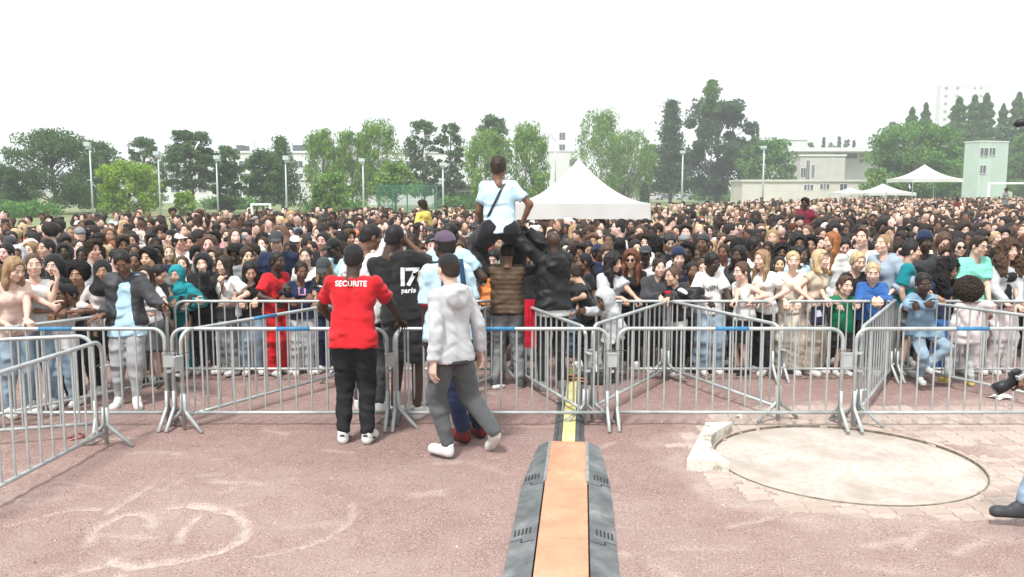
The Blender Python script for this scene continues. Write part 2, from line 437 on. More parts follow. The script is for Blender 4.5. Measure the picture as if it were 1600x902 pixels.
SHOE = None
def shoe_arr(h=.009):
    g = Grid((-.07, -.12, -.01), (.07, .22, .16), h)
    g.cap((0, -.055, .035), (.004, .13, .030), .040, .044, k=.01, fa=(0, 0, 1), fl=1.0)
    g.ell((0, -.02, .07), (.043, .065, .05), k=.03)
    g.cap((0, -.045, .05), (0, -.05, .115), .042, .043, k=.02, cut=(0, 1))
    g.ell((.003, .10, .045), (.044, .065, .032), k=.02)
    g.plane((0, 0, .001), (0, 0, -1))
    V, Q = g.surf(); c = V[Q].mean(1)
    return V, Q, (c[:, 2] < .024).astype(int)
SHOE = shoe_arr()

# ================================================================ skeleton and pose
def vec(*a): return Vector(a[0]) if len(a) == 1 else Vector(a)
def ik(S, T, l1, l2, hint):
    d = T-S; L = d.length
    if L > (l1+l2)*.995: T = S+d*((l1+l2)*.995/L); d = T-S; L = d.length
    u = d/L; c = (l1*l1-l2*l2+L*L)/(2*L); h = math.sqrt(max(0, l1*l1-c*c))
    n = hint-u*hint.dot(u); n = n.normalized() if n.length > 1e-5 else u.orthogonal().normalized()
    return S+u*c+n*h, T
def skel(H, lean=0, side=0, twist=0, pelvis=None, la=None, ra=None, lf=None, rf=None, lk=(0, 1, 0), rk=(0, 1, 0),
         le=(-.6, -.8, -.1), re=(.6, -.8, -.1), head=(0, 0, 0), w=1., hipw=1., kid=1., stance=.1, lfy=.12, rfy=-.12, shrug=0, **_):
    s = H/1.75; J = {'s': s, 'w': w}
    pel = vec(pelvis) if pelvis else vec(0, 0, .945*s-.03*s*(stance > .2))
    R = Matrix.Rotation(math.radians(twist), 3, 'Z')@Matrix.Rotation(math.radians(side), 3, 'Y')@Matrix.Rotation(math.radians(-lean), 3, 'X')
    up = lambda x, y, z: pel+R@Vector((x*s, y*s, z*s))
    J['R'] = R; J['pel'] = pel; J['waist'] = up(0, 0, .15); J['chest'] = up(0, 0, .335); J['neck'] = up(0, -.012, .515); J['nb'] = up(0, -.02, .462)
    sw = .152*w
    for k, sg in (('l', -1), ('r', 1)):
        sh = up(sg*sw, -.01, .445+shrug); hp = pel+R@Vector((sg*.085*s*hipw, 0, -.03*s))
        hp = pel+Matrix.Rotation(math.radians(twist), 3, 'Z')@Vector((sg*.085*s*hipw, 0, -.03*s)) if abs(lean) < 60 else hp
        tgt = (la, ra)[sg > 0]; hint = vec((le, re)[sg > 0])
        T = vec(tgt) if tgt is not None else sh+R@Vector((sg*.07*s, .05*s, -.50*s))
        el, T = ik(sh, T, .28*s, .255*s, hint)
        ft = (lf, rf)[sg > 0]; kh = vec((lk, rk)[sg > 0])
        A = vec(ft) if ft is not None else vec(sg*stance*s, 0, .085*s)
        kn, A = ik(hp, A, .425*s, .425*s, kh)
        J[k+'sh'], J[k+'el'], J[k+'wr'], J[k+'hp'], J[k+'kn'], J[k+'an'] = sh, el, T, hp, kn, A
        J[k+'fy'] = (lfy, rfy)[sg > 0]
    hs = (s**.35)*kid*1.10; J['hs'] = hs
    yaw, pit, rol = (math.radians(a) for a in head)
    HR = Matrix.Rotation(math.radians(twist)*.7+yaw, 3, 'Z')@Matrix.Rotation(rol, 3, 'Y')@Matrix.Rotation(-pit-math.radians(lean)*.35, 3, 'X')
    J['HR'] = HR; J['head'] = J['neck']+R@Vector((0, .02*s, .025*s))+HR@Vector((0, .022*hs, .118*hs))
    return J
def npv(*vs): return [np.array(v, np.float32) for v in vs]
def bounds(J, pad=.25, keys=None):
    P = np.array([list(J[k]) for k in (keys or ('pel','waist','chest','neck','lsh','rsh','lel','rel','lwr','rwr','lhp','rhp','lkn','rkn','lan','ran'))])
    return P.min(0)-pad, P.max(0)+pad
def torso(g, J, t=0., k=.03, fem=False, belly=0.):
    s, w = J['s'], J['w']; fy = np.array(J['R']@Vector((0, 1, 0)), np.float32); R = J['R']
    P = lambda n, o=(0, 0, 0): np.array(J[n]+R@Vector(o), np.float32)
    sh = .085*s*w
    fl = 1.32
    g.cap(P('pel', (-.055*s*w, 0, 0)), P('pel', (.055*s*w, 0, 0)), .105*s*w**.5+t, k=k, fa=fy, fl=1.1)
    g.cap(P('waist', (-.05*s*w, 0, 0)), P('waist', (.05*s*w, 0, 0)), (.086 if fem else .094)*s*w**.6+t, k=k, fa=fy, fl=1.12)
    if belly: g.ell(P('waist', (0, .05*s, 0)), (.13*s+t, (.07+belly)*s+t, .14*s), k=.05)
    g.cap(P('pel', (-.05*s, 0, .02)), P('waist', (-.045*s, 0, 0)), .09*s+t, k=k, fa=fy, fl=1.1); g.cap(P('pel', (.05*s, 0, .02)), P('waist', (.045*s, 0, 0)), .09*s+t, k=k, fa=fy, fl=1.1)
    for sg in (-1, 1):
        g.cap(P('waist', (sg*.045*s*w, 0, 0)), P('chest', (sg*.072*s*w, 0, .02)), .086*s+t, .098*s+t, k=k, fa=fy, fl=1.12)
        g.cap(P('chest', (sg*.07*s*w, 0, .0)), P('chest', (sg*.075*s*w, -.01*s, .085*s)), .092*s+t, .06*s+t, k=k, fa=fy, fl=1.2)
        if fem: g.ell(P('chest', (sg*.066*s, .078*s, .0)), (.050*s+t, .042*s+t, .052*s+t), k=.035)
        sj = np.array(J['lsh' if sg < 0 else 'rsh'], np.float32)
        g.cap(P('nb', (sg*.02*s, 0, -.01)), sj, .044*s+t*.6, .044*s*w**.5+t*.7, k=k)
        g.cap(P('chest', (sg*.08*s*w, 0, .03)), sj, .07*s+t*.8, .048*s+t*.8, k=k)
def arm(g, J, k, t=0., t2=None, frac=2., loose=1., kk=.015, cutend=True):
    s, w = J['s'], J['w']; sh, el, wr = npv(J[k+'sh'], J[k+'el'], J[k+'wr']); t2 = t if t2 is None else t2
    r0, r1, r2, r3 = .044*s*w**.7, .040*s*w**.6, .039*s*w**.6, .026*s
    if frac >= 1:
        f2 = min(1, frac-1); e = el+(wr-el)*f2
        g.cap(sh, el, r0+t, r1+t2, k=kk)
        g.cap(el, e, r2+t2, r3+(r2-r3)*(1-f2)+t2*loose, k=kk, cut=(0, cutend))
        if t == 0: g.cap(el, el+(wr-el)*.45, .036*s*w**.5, .034*s, k=.01)
    else:
        e = sh+(el-sh)*frac; g.cap(sh, e, r0+t, r0+(r1-r0)*frac+t2*loose, k=kk, cut=(0, cutend))
def leg(g, J, k, t=0., frac=2., loose=1., kk=.02, taper=1.):
    s, w = J['s'], J['w']; hp, kn, an = npv(J[k+'hp'], J[k+'kn'], J[k+'an'])
    r0, r1, r2, r3 = .088*s*w**.6, .056*s*w**.4, .054*s*w**.4, .036*s
    if frac >= 1:
        f2 = frac-1; e = kn+(an-kn)*f2
        g.cap(hp, kn, r0+t, r1+t*loose, k=kk)
        g.cap(kn, e, r2+t*loose, (r2+(r3-r2)*f2)+t*loose*taper, k=kk, cut=(0, 1))
        if t == 0: g.cap(kn+(an-kn)*.1+np.array((0, -.012, 0)), kn+(an-kn)*.5, .046*s, .038*s, k=.02)
    else:
        e = hp+(kn-hp)*frac; g.cap(hp, e, r0+t, r0+(r1-r0)*frac+t*loose, k=kk, cut=(0, 1))
def place(V, M3, o, s=1.): return (np.asarray(V)*s)@np.array(M3).T+np.array(o)
def body_mesh(J, fem=False, hand=('relax', 'relax'), palm=(None, None), h=.024, legs=True, bare=True, hands=True):
    g = Grid(*bounds(J), h); torso(g, J, -.004, fem=fem)
    for k in 'lr':
        arm(g, J, k, kk=.02, cutend=False)
        if legs: leg(g, J, k)
    g.cap(npv(J['nb'])[0], npv(J['neck'])[0], .06*J['s'], .05*J['hs'], k=.03)
    V, Q = g.surf(); Vs, Qs, Ms = [V], [Q], [np.zeros(len(Q), int)]; n = len(V)
    hv, hq, hm = (HEADS if h < .028 else HEADS_C)[fem]; v = place(hv, J['HR'], J['head'], J['hs']); Vs.append(v); Qs.append(hq+n); Ms.append(hm); n += len(v)
    if hands:
        for i, k in enumerate('lr'):
            hv, hq = HANDS[hand[i]]; y = (J[k+'wr']-J[k+'el']).normalized(); pn = vec(palm[i]) if palm[i] is not None else vec((1, 0, 0) if k == 'l' else (-1, 0, 0))
            if palm[i] is not None and len(palm[i]) == 6: y = vec(palm[i][3:]).normalized(); pn = vec(palm[i][:3])
            z = -(pn-y*pn.dot(y)); z = z.normalized() if z.length > 1e-3 else y.orthogonal().normalized(); x = y.cross(z)
            M3 = Matrix((x, y, z)).transposed(); mir = 1 if k == 'l' else -1
            hv2 = hv*np.array((mir, 1, 1)); q = hq if mir > 0 else hq[:, ::-1]
            v = place(hv2, M3, J[k+'wr'], J['hs']*J['s']**.4*1.02); Vs.append(v); Qs.append(q+n); Ms.append(np.zeros(len(q), int)); n += len(v)
    return mesh('body', np.concatenate(Vs), np.concatenate(Qs), (M_skin, M_brow, M_eye, M_iris, M_lip), np.concatenate(Ms), True)
def top_mesh(J, fem=False, sleeve=.62, t=.010, hem=-.06, neck=.066, openf=False, hoodn=False, mat=None, seed=0, h=.0195, wr=.0065, loose=1.6, stripes=0, flare=0, high=0):
    s = J['s']; g = Grid(*bounds(J), h)
    torso(g, J, t, fem=fem)
    if 1:
        a = np.array(J['waist'], np.float32); b = np.array(J['pel']+J['R']@Vector((0, 0, hem*s)), np.float32); fy = np.array(J['R']@Vector((0, 1, 0)), np.float32)
        dx = J['R']@Vector((.05*s*J['w'], 0, 0))
        for sg in (-1, 1): g.cap(a+sg*np.array(dx, np.float32), b+sg*np.array(dx, np.float32), .098*s*J['w']**.5+t, .116*s*J['w']**.5+t+.008+flare, k=.03, fa=fy, fl=1.12)
    if hem < -.02:
        for k in 'lr':
            q0, q1 = npv(J[k+'hp'], J[k+'kn']); q1 = q0+(q1-q0)*.4; g.cap(q0, q1, .088*s*J['w']**.6+t+.012, .080*s*J['w']**.6+t+.022, k=.04)
    p = J['pel']+J['R']@Vector((0, 0, hem*s)); g.plane(p, J['R']@Vector((0, 0, -1)), k=.006)
    if sleeve > 0:
        for k in 'lr': arm(g, J, k, t, t*1.1, frac=sleeve, loose=loose if sleeve < 1 else 1., kk=.012)
    nb = npv(J['neck']+J['R']@Vector((0, .012*s, .10*s)), J['neck']+J['R']@Vector((0, .015*s, -(.035-high)*s)))
    g.cap(nb[0], nb[1], neck*s**.6, k=.008, op='s')
    if sleeve <= 0:
        for sg in (-1, 1):
            q = J[('l', 'r')[sg > 0]+'sh']; q = q+J['R']@Vector((sg*.055*s, 0, 0)); g.cap(np.array(q+Vector((0, 0, .1))), np.array(q-Vector((0, 0, .09*s))), .055*s, k=.006, op='s')
    if openf:
        a = J['neck']+J['R']@Vector((0, .16*s, .0)); b = J['pel']+J['R']@Vector((0, .18*s, hem*s-.1)); g.cap(np.array(a), np.array(b), .075*s, openf*s, k=.008, op='s')
    if hoodn:
        c = J['neck']+J['R']@Vector((0, -.06*s, -.02*s)); g.ell(np.array(c), (.125*s, .085*s, .045*s), k=.03); g.cap(nb[0], nb[1], .06*s**.6, k=.01, op='s')
        c = J['neck']+J['R']@Vector((0, -.10*s, -.075*s)); g.ell(np.array(c), (.125*s, .045*s, .095*s), k=.012)
    g.wrinkle(wr, 15 if h > .015 else 22, seed); 
    if stripes:
        A = J['pel']; u = J['R']@Vector((0, 0, 1)); z = (g.ax[0][:, None, None]-A.x)*u.x+(g.ax[1][None, :, None]-A.y)*u.y+(g.ax[2][None, None, :]-A.z)*u.z
        g.f += (.006*np.cos(z*2*math.pi/stripes)).astype(np.float32)
    V, Q = g.surf(); return mesh('top', V, Q, (mat or M_cloth,), None, True)
def bottom_mesh(J, kind='trousers', t=.014, ztop=-.01, seed=0, mat=None, h=.027, loose=1.3, taper=1.):
    s = J['s']; g = Grid(*bounds(J), h); R = J['R']; fy = np.array(R@Vector((0, 1, 0)), np.float32)
    P = lambda o: np.array(J['pel']+R@Vector(o), np.float32)
    w = J['w']
    tt = min(t, .006)
    g.cap(P((-.055*s*w, 0, 0)), P((.055*s*w, 0, 0)), .105*s*w**.5+tt, k=.02, fa=fy, fl=1.1)
    g.cap(P((-.045*s*w, 0, .04*s)), P((.045*s*w, 0, .09*s)), .09*s*w**.5+tt, k=.02, fa=fy, fl=1.1)
    g.plane(P((0, 0, ztop*s)), R@Vector((0, 0, 1)), k=.004)
    if kind in ('trousers', 'shorts', 'leggings', 'wide'):
        fr = {'trousers': 1.97, 'leggings': 1.95, 'shorts': .95, 'wide': 2.02}[kind]
        for k in 'lr': leg(g, J, k, t, frac=fr, loose={'wide': 3.2, 'leggings': .6, 'shorts': 1.9}.get(kind, loose), taper=taper)
    else:
        L = {'skirt': .5, 'longskirt': .84, 'dress': .86}[kind]
        g.cap(P((0, 0, 0)), P((0, 0, -L*s)), .135*s+t, (.18 if kind != 'skirt' else .19)*s, k=.02, fa=fy, fl=1.2, cut=(0, 1)); g.strands(.006, 16, 3, J['pel'].x, J['pel'].y)
    g.wrinkle(.0055, 17, seed+50, vert=2.2)
    V, Q = g.surf(); return mesh('bottom', V, Q, (mat or M_cloth,), None, True)
def shoe_mesh(sole=None, mat=None): return mesh('shoe', SHOE[0], SHOE[1], (mat or M_shoe, sole or M_sole), SHOE[2], True)
_shoe = {}
def add_shoe(root, J, k, col, dark=False, tilt=0., extra=None):
    if dark not in _shoe: _shoe[dark] = shoe_mesh(M_black if dark else M_sole)
    o = link('shoe', _shoe[dark], root, col); s = J['s']; A = J[k+'an']
    o.scale = (s*1.02,)*3
    R = Matrix.Rotation(J[k+'fy'], 4, 'Z')@Matrix.Rotation(-tilt, 4, 'X')
    o.rotation_euler = R.to_euler(); o.location = A-(R.to_3x3()@Vector((0, -.045*s, .085*s)))
    return o
SKIN = {'p': (.66, .44, .35), 'l': (.56, .36, .26), 't': (.38, .22, .14), 'b': (.17, .088, .055), 'd': (.062, .036, .026)}
HAIR = {'k': (.012, .010, .010), 'n': (.03, .018, .012), 'm': (.085, .048, .03), 'g': (.30, .19, .10), 'y': (.50, .37, .21), 'o': (.30, .11, .035), 'r': (.13, .045, .022), 'w': (.7, .68, .62), 'e': (.35, .35, .34)}
# ================================================================ ground: red cinder with chalky scuffs, a paved patch, a throwing circle
def nz2(x, y, sc, seed, oct=4):
    r = np.random.default_rng(seed); out = np.zeros(np.broadcast(x, y).shape, np.float32); a = 1.
    for o in range(oct):
        T = r.normal(size=(64, 64)).astype(np.float32)
        u, v = x*sc*2**o, y*sc*2**o; i, j = np.floor(u).astype(int), np.floor(v).astype(int); fu, fv = u-i, v-j
        fu, fv = fu*fu*(3-2*fu), fv*fv*(3-2*fv)
        g = lambda p, q: T[p & 63, q & 63]
        out = out+a*((g(i, j)*(1-fu)+g(i+1, j)*fu)*(1-fv)+(g(i, j+1)*(1-fu)+g(i+1, j+1)*fu)*fv); a *= .5
    return out
cA, cB = U(1325, 788), U(1325, 666); CC = Vector(((cA.x+cB.x)/2-.035, (cA.y+cB.y)/2, 0)); CR = (U(1537, 724)-U(1112, 712)).length/2*.965
PAVE = [U(1050, 695), U(1095, 652), U(1160, 634), U(1700, 632), U(1780, 700), U(1760, 800), U(1500, 818), U(1290, 813), U(1130, 766)]
def seg_d(X, Y, a, b):
    ax, ay, bx, by = a[0], a[1], b[0], b[1]; L = (bx-ax)**2+(by-ay)**2+1e-9
    t = np.clip(((X-ax)*(bx-ax)+(Y-ay)*(by-ay))/L, 0, 1); return np.hypot(X-ax-t*(bx-ax), Y-ay-t*(by-ay))
def smooth_line(P, n=6):
    P = [np.array(p[:2]) for p in P]; P = [2*P[0]-P[1]]+P+[2*P[-1]-P[-2]]; out = []
    for i in range(1, len(P)-2):
        for t in np.linspace(0, 1, n, endpoint=False):
            a, b, c, d = P[i-1:i+3]; out.append(.5*((2*b)+(-a+c)*t+(2*a-5*b+4*c-d)*t*t+(-a+3*b-3*c+d)*t**3))
    return out+[P[-2]]
def poly_sd(X, Y, poly):
    d = np.full(X.shape, 1e9); ins = np.zeros(X.shape, bool); n = len(poly)
    for i in range(n):
        a, b = poly[i], poly[(i+1) % n]; d = np.minimum(d, seg_d(X, Y, a, b))
        ins ^= ((a[1] > Y) != (b[1] > Y)) & (X < (b[0]-a[0])*(Y-a[1])/(b[1]-a[1]+1e-12)+a[0])
    return np.where(ins, -d, d)
def cinder(name):
    m = N(name, .95); g = m.noise(75, 4, 'Object', rough=.75); g2 = m.noise(26, 5, rough=.7); big = m.noise(.9, 6, rough=.6); mid = m.noise(6, 5)
    c = m.ramp(g, (.36, (.07, .037, .033)), (.45, (.20, .122, .108)), (.54, (.30, .197, .176)), (.65, (.50, .385, .345)))
    c = m.mix(m.ramp(mid, (.35, (0,)*3), (.75, (.45,)*3)), c, (.35, .25, .222))
    c = m.mix(m.ramp(g2, (.42, (.30,)*3), (.6, (0,)*3)), c, (.20, .095, .088))
    c = m.mix(m.ramp(big, (.42, (0,)*3), (.68, (.28,)*3)), c, (.36, .285, .26))
    at = m.n('Attribute', attribute_name='dust'); c = m.mix(at.outputs['Fac'], c, m.ramp(g, (.36, (.27, .20, .175)), (.44, (.43, .335, .295)), (.62, (.56, .475, .43))))
    m.col(c); add = m.n('MixRGB', i_0=.4); m.l(g, add.inputs[1]); m.l(g2, add.inputs[2]); m.bump(add.outputs[0], .9, .016); return m.m
M_cinder = cinder('red_cinder')
def build_ground():
    st = .036; xs = np.arange(-9.2, 9.21, st); ys = np.arange(3.6, 14.2, st); X, Y = np.meshgrid(xs, ys, indexing='ij')
    Z = .006*nz2(X, Y, 1.1, 3)+.0035*nz2(X, Y, 9, 4, 3); dust = np.zeros_like(X)
    q = 2.243
    curves = [([(0,730),(120,695),(230,670),(340,663)], .025, .6), ([(370,680),(440,635),(520,590)], .03, .6),
        ([(600,660),(700,655),(790,668),(850,710),(850,760),(780,805),(650,840),(520,855),(430,862),(385,845)], .045, .95),
        ([(690,690),(640,730),(625,780)], .036, .85), ([(300,790),(330,735),(400,695),(460,680),(520,690),(530,722)], .04, .7),
        ([(895,830),(1000,812),(1100,785),(1180,745),(1235,690),(1228,650)], .026, .7), ([(190,905),(300,875),(380,862)], .04, .5),
        ([(40,640),(80,645),(130,650)], .03, .4), ([(780,610),(850,575)], .04, .3), ([(560,600),(620,570)], .05, .3), ([(560,465),(620,470)], .06, .35), ([(700,550),(770,545)], .04, .35)]
    for pts, w, a in curves:
        P = smooth_line([U(p[0]/q, 500+p[1]/q) for p in pts]); d = np.full(X.shape, 9.)
        for i in range(len(P)-1): d = np.minimum(d, seg_d(X, Y, P[i], P[i+1]))
        d = d*(1+.22*nz2(X, Y, 8, 8, 2)); k = np.exp(-(d/w)**4)
        dust = np.maximum(dust, a*k*(.8+.25*nz2(X, Y, 14, 9, 2))); Z += -.012*k*a/.6+.008*np.exp(-((d-w*1.7)/(w*.5))**2)*a/.6
    # short scrapes of feet, scattered
    r = np.random.default_rng(5)
    for i in range(210):
        x, y = r.uniform(-8, 8), r.uniform(4.6, 12); a = r.normal(0, .5); L = r.uniform(.06, .28); w = r.uniform(.02, .055)
        m = (abs(X-x) < .5) & (abs(Y-y) < .5); xx, yy = X[m], Y[m]
        d = seg_d(xx, yy, (x-L*math.cos(a), y-L*math.sin(a)), (x+L*math.cos(a), y+L*math.sin(a))); k = np.exp(-(d/w)**2)
        dust[m] = np.maximum(dust[m], k*r.uniform(.15, .5)); Z[m] -= .005*k
    # paler, dusty towards the paving
    sd_ = poly_sd(X, Y, [(p.x, p.y) for p in PAVE]); edge = sd_+.16*nz2(X, Y, 2.2, 11, 4)
    dust = np.maximum(dust, np.clip(.5-edge*1.5, 0, .5)*(.75+.2*nz2(X, Y, 4, 12)))
    Z = np.where(edge < 0, np.maximum(-.012, Z-.014*np.clip(-edge/.10, 0, 1)), Z)
    dc = np.hypot(X-CC.x, Y-CC.y); Z = np.where(dc < CR+.07, -.14, Z)
    # paler towards the viewer, darker in a band between the barrier rows, blotchy
    dust = np.clip(dust+.20*np.clip((9.0-Y)/3.0, 0, 1)*(1+.3*nz2(X, Y, 2.5, 31, 4))-.12*np.exp(-((Y-10.6)/1.6)**2)+.10*np.clip(nz2(X, Y, .8, 21, 4)-.2, 0, 1), 0, 1)
    nx, ny = X.shape; V = np.stack([X, Y, Z], -1).reshape(-1, 3); I = np.arange(nx*ny).reshape(nx, ny)
    Q = np.stack([I[:-1, :-1], I[1:, :-1], I[1:, 1:], I[:-1, 1:]], -1).reshape(-1, 4)
    me = mesh('ground', V, Q, (M_cinder,), None, True)
    at = me.attributes.new('dust', 'FLOAT', 'POINT'); at.data.foreach_set('value', dust.reshape(-1).astype(np.float32))
    link('ground', me, kind='structure')
    m = N('far_ground', .95); b = m.noise(.25, 5, 'Object'); g = m.noise(9, 3)
    c = m.ramp(g, (.3, (.20, .11, .10)), (.7, (.42, .28, .25)))
    p = m.n('TexCoord'); sp = m.n('SeparateXYZ'); m.l(p.outputs['Object'], sp.inputs[0])
    gr = m.ramp(g, (.3, (.10, .15, .05)), (.7, (.20, .25, .10)))
    far = m.n('MapRange'); far.inputs[1].default_value = 26; far.inputs[2].default_value = 34; m.l(sp.outputs[1], far.inputs[0])
    m.col(m.mix(far.outputs[0], c, m.mix(m.ramp(b, (.4, (0,)*3), (.6, (.5,)*3)), gr, (.30, .27, .17))))
    S = 2500; o = link('terrain', mesh('terrain', [(-S, -60, -.16), (S, -60, -.16), (S, 14, -.16), (-S, 14, -.16), (S, 14.2, -.02), (-S, 14.2, -.02), (S, S, -.02), (-S, S, -.02)], [(0, 1, 2, 3), (3, 2, 4, 5), (5, 4, 6, 7)], (m.m,)), kind='structure')
    for sx in (-1, 1):   # the same cinder beside the finely modelled patch
        x0, x1 = sorted((sx*9.15, sx*60)); link('side_ground', mesh('side_ground', [(x0, -20, -.006), (x1, -20, -.006), (x1, 16, -.006), (x0, 16, -.006)], [(0, 1, 2, 3)], (M_cinder,)), kind='structure')
    link('near_ground', mesh('near_ground', [(-9.2, -20, -.006), (9.2, -20, -.006), (9.2, 3.65, -.006), (-9.2, 3.65, -.006)], [(0, 1, 2, 3)], (M_cinder,)), kind='structure')
    # loose grit
    n = 15000; x = r.uniform(-7, 7, n); y = 4.4+8*r.uniform(0, 1, n)**1.3; ok = (poly_sd(x, y, [(p.x, p.y) for p in PAVE]) > -.1); x, y = x[ok], y[ok]; n = len(x)
    z = .006*nz2(x, y, 1.1, 3)+.0035*nz2(x, y, 9, 4, 3); s = r.uniform(.0025, .008, n)*(1+.6*(r.uniform(0, 1, n) > .97))
    base = np.array([(1, 0, 0), (-.5, .87, 0), (-.5, -.87, 0), (.1, 0, .9)]); a = r.uniform(0, 6.28, n)
    V = np.empty((n, 4, 3)); V[..., 0] = x[:, None]+s[:, None]*(base[:, 0]*np.cos(a)[:, None]-base[:, 1]*np.sin(a)[:, None]); V[..., 1] = y[:, None]+s[:, None]*(base[:, 0]*np.sin(a)[:, None]+base[:, 1]*np.cos(a)[:, None]); V[..., 2] = z[:, None]+s[:, None]*base[:, 2]
    Q = (np.arange(n)[:, None, None]*4+np.array([(0, 1, 3), (1, 2, 3), (2, 0, 3)])).reshape(-1, 3)
    m = N('grit', .9); ge = m.n('NewGeometry'); m.col(m.ramp(ge.outputs['Random Per Island'], (0, (.12, .055, .05)), (.5, (.34, .2, .18)), (.8, (.45, .3, .27)), (1, (.75, .68, .62))))
    tag(link('grit', mesh('grit', V.reshape(-1, 3), Q, (m.m,))), 'loose reddish grit scattered over the cinder ground', 'gravel', kind='stuff')
build_ground()

def build_circle():
    conc = N('pale_concrete', .85); a = conc.noise(1.6, 6, rough=.6); b = conc.noise(22, 5); g = conc.noise(90, 2)
    c = conc.ramp(a, (.36, (.34, .29, .25)), (.5, (.445, .405, .36)), (.68, (.52, .485, .44)))
    c = conc.mix(conc.ramp(b, (.36, (.65,)*3), (.52, (0,)*3)), c, (.42, .31, .275)); c = conc.mix(conc.ramp(g, (.3, (.4,)*3), (.42, (0,)*3)), c, (.36, .30, .27))
    vo = conc.n('TexVoronoi', feature='DISTANCE_TO_EDGE', i_Scale=1.1); conc.col(conc.mix(conc.ramp(vo.outputs[0], (0, (.35,)*3), (.012, (0,)*3)), c, (.3, .26, .23))); conc.bump(b, .25, .01)
    r = empty('throwing_circle', (CC.x, CC.y, 0), label='round pale concrete throwing circle with a thin steel rim sunk in the paving', cat='concrete circle')
    n = 96; R = CR-.008
    rings = [(R*f, -.022+.004*(1-f)) for f in (1, .97, .8, .5)]; V = [(0, 0, -.018)]+[(q*math.cos(t*2*math.pi/n), q*math.sin(t*2*math.pi/n), z) for q, z in rings for t in range(n)]
    Fs = [(0, 1+3*n+t, 1+3*n+(t+1) % n) for t in range(n)]+[(1+k*n+t, 1+k*n+(t+1) % n, 1+(k+1)*n+(t+1) % n, 1+(k+1)*n+t) for k in range(3) for t in range(n)]
    link('concrete_disc', mesh('concrete_disc', V, Fs, (conc.m,), None, True), r)
    rim = MB(); steel = plain('rusted_steel', (.17, .145, .115), .6, .5, 14)
    prof = [(CR-.012, -.10), (CR-.008, .0), (CR-.004, .004), (CR+.004, .0), (CR+.004, -.10)]
    V = [(q*math.cos(t*2*math.pi/n), q*math.sin(t*2*math.pi/n), z) for q, z in prof for t in range(n)]
    rim.add(V, [(k*n+t, k*n+(t+1) % n, (k+1)*n+(t+1) % n, (k+1)*n+t) for k in range(4) for t in range(n)])
    rim.build('steel_rim', steel, r)
    V = [(q*math.cos(t*2*math.pi/n), q*math.sin(t*2*math.pi/n), -.006 if q < CR+.05 else -.012) for q in (CR+.003, CR+.16) for t in range(n)]
    link('gap_earth', mesh('gap_earth', V, [(t, (t+1) % n, n+(t+1) % n, n+t) for t in range(n)], (plain('joint_sand', (.42, .34, .29), .95, .3, 20),)), r)
    # curved white stop board
    wood = N('old_white_paint', .7); f = wood.noise(5, 6, rough=.65); f2 = wood.noise(40, 3, stretch=(1, .2, 1))
    c = wood.ramp(f2, (.3, (.50, .47, .40)), (.6, (.62, .60, .54))); wood.col(wood.mix(wood.ramp(f, (.42, (.85,)*3), (.50, (0,)*3)), c, (.28, .25, .19))); wood.bump(f, .4, .01)
    h = .105
    top = [U(1073, 717, h), U(1088, 688, h), U(1102, 660, h), U(1145, 659, h), U(1152, 667, h)]
    inn = []
    a1 = math.atan2(U(1150, 668, h).y-CC.y, U(1150, 668, h).x-CC.x); a2 = math.atan2(U(1126, 722, h).y-CC.y, U(1126, 722, h).x-CC.x)
    if a2 < a1: a2 += 2*math.pi
    for i in range(13): a = a1+(a2-a1)*i/12; inn.append((CC.x+(CR+.03)*math.cos(a), CC.y+(CR+.03)*math.sin(a)))
    pl = [(p.x, p.y) for p in top[:4]]+inn
    b = MB(); b.prism(pl[::-1], -.03, h); o = b.build('stop_board', wood.m, bevel=.008, label='chipped white curved stop board at the left rim of the concrete throwing circle', cat='stop board')
build_circle()

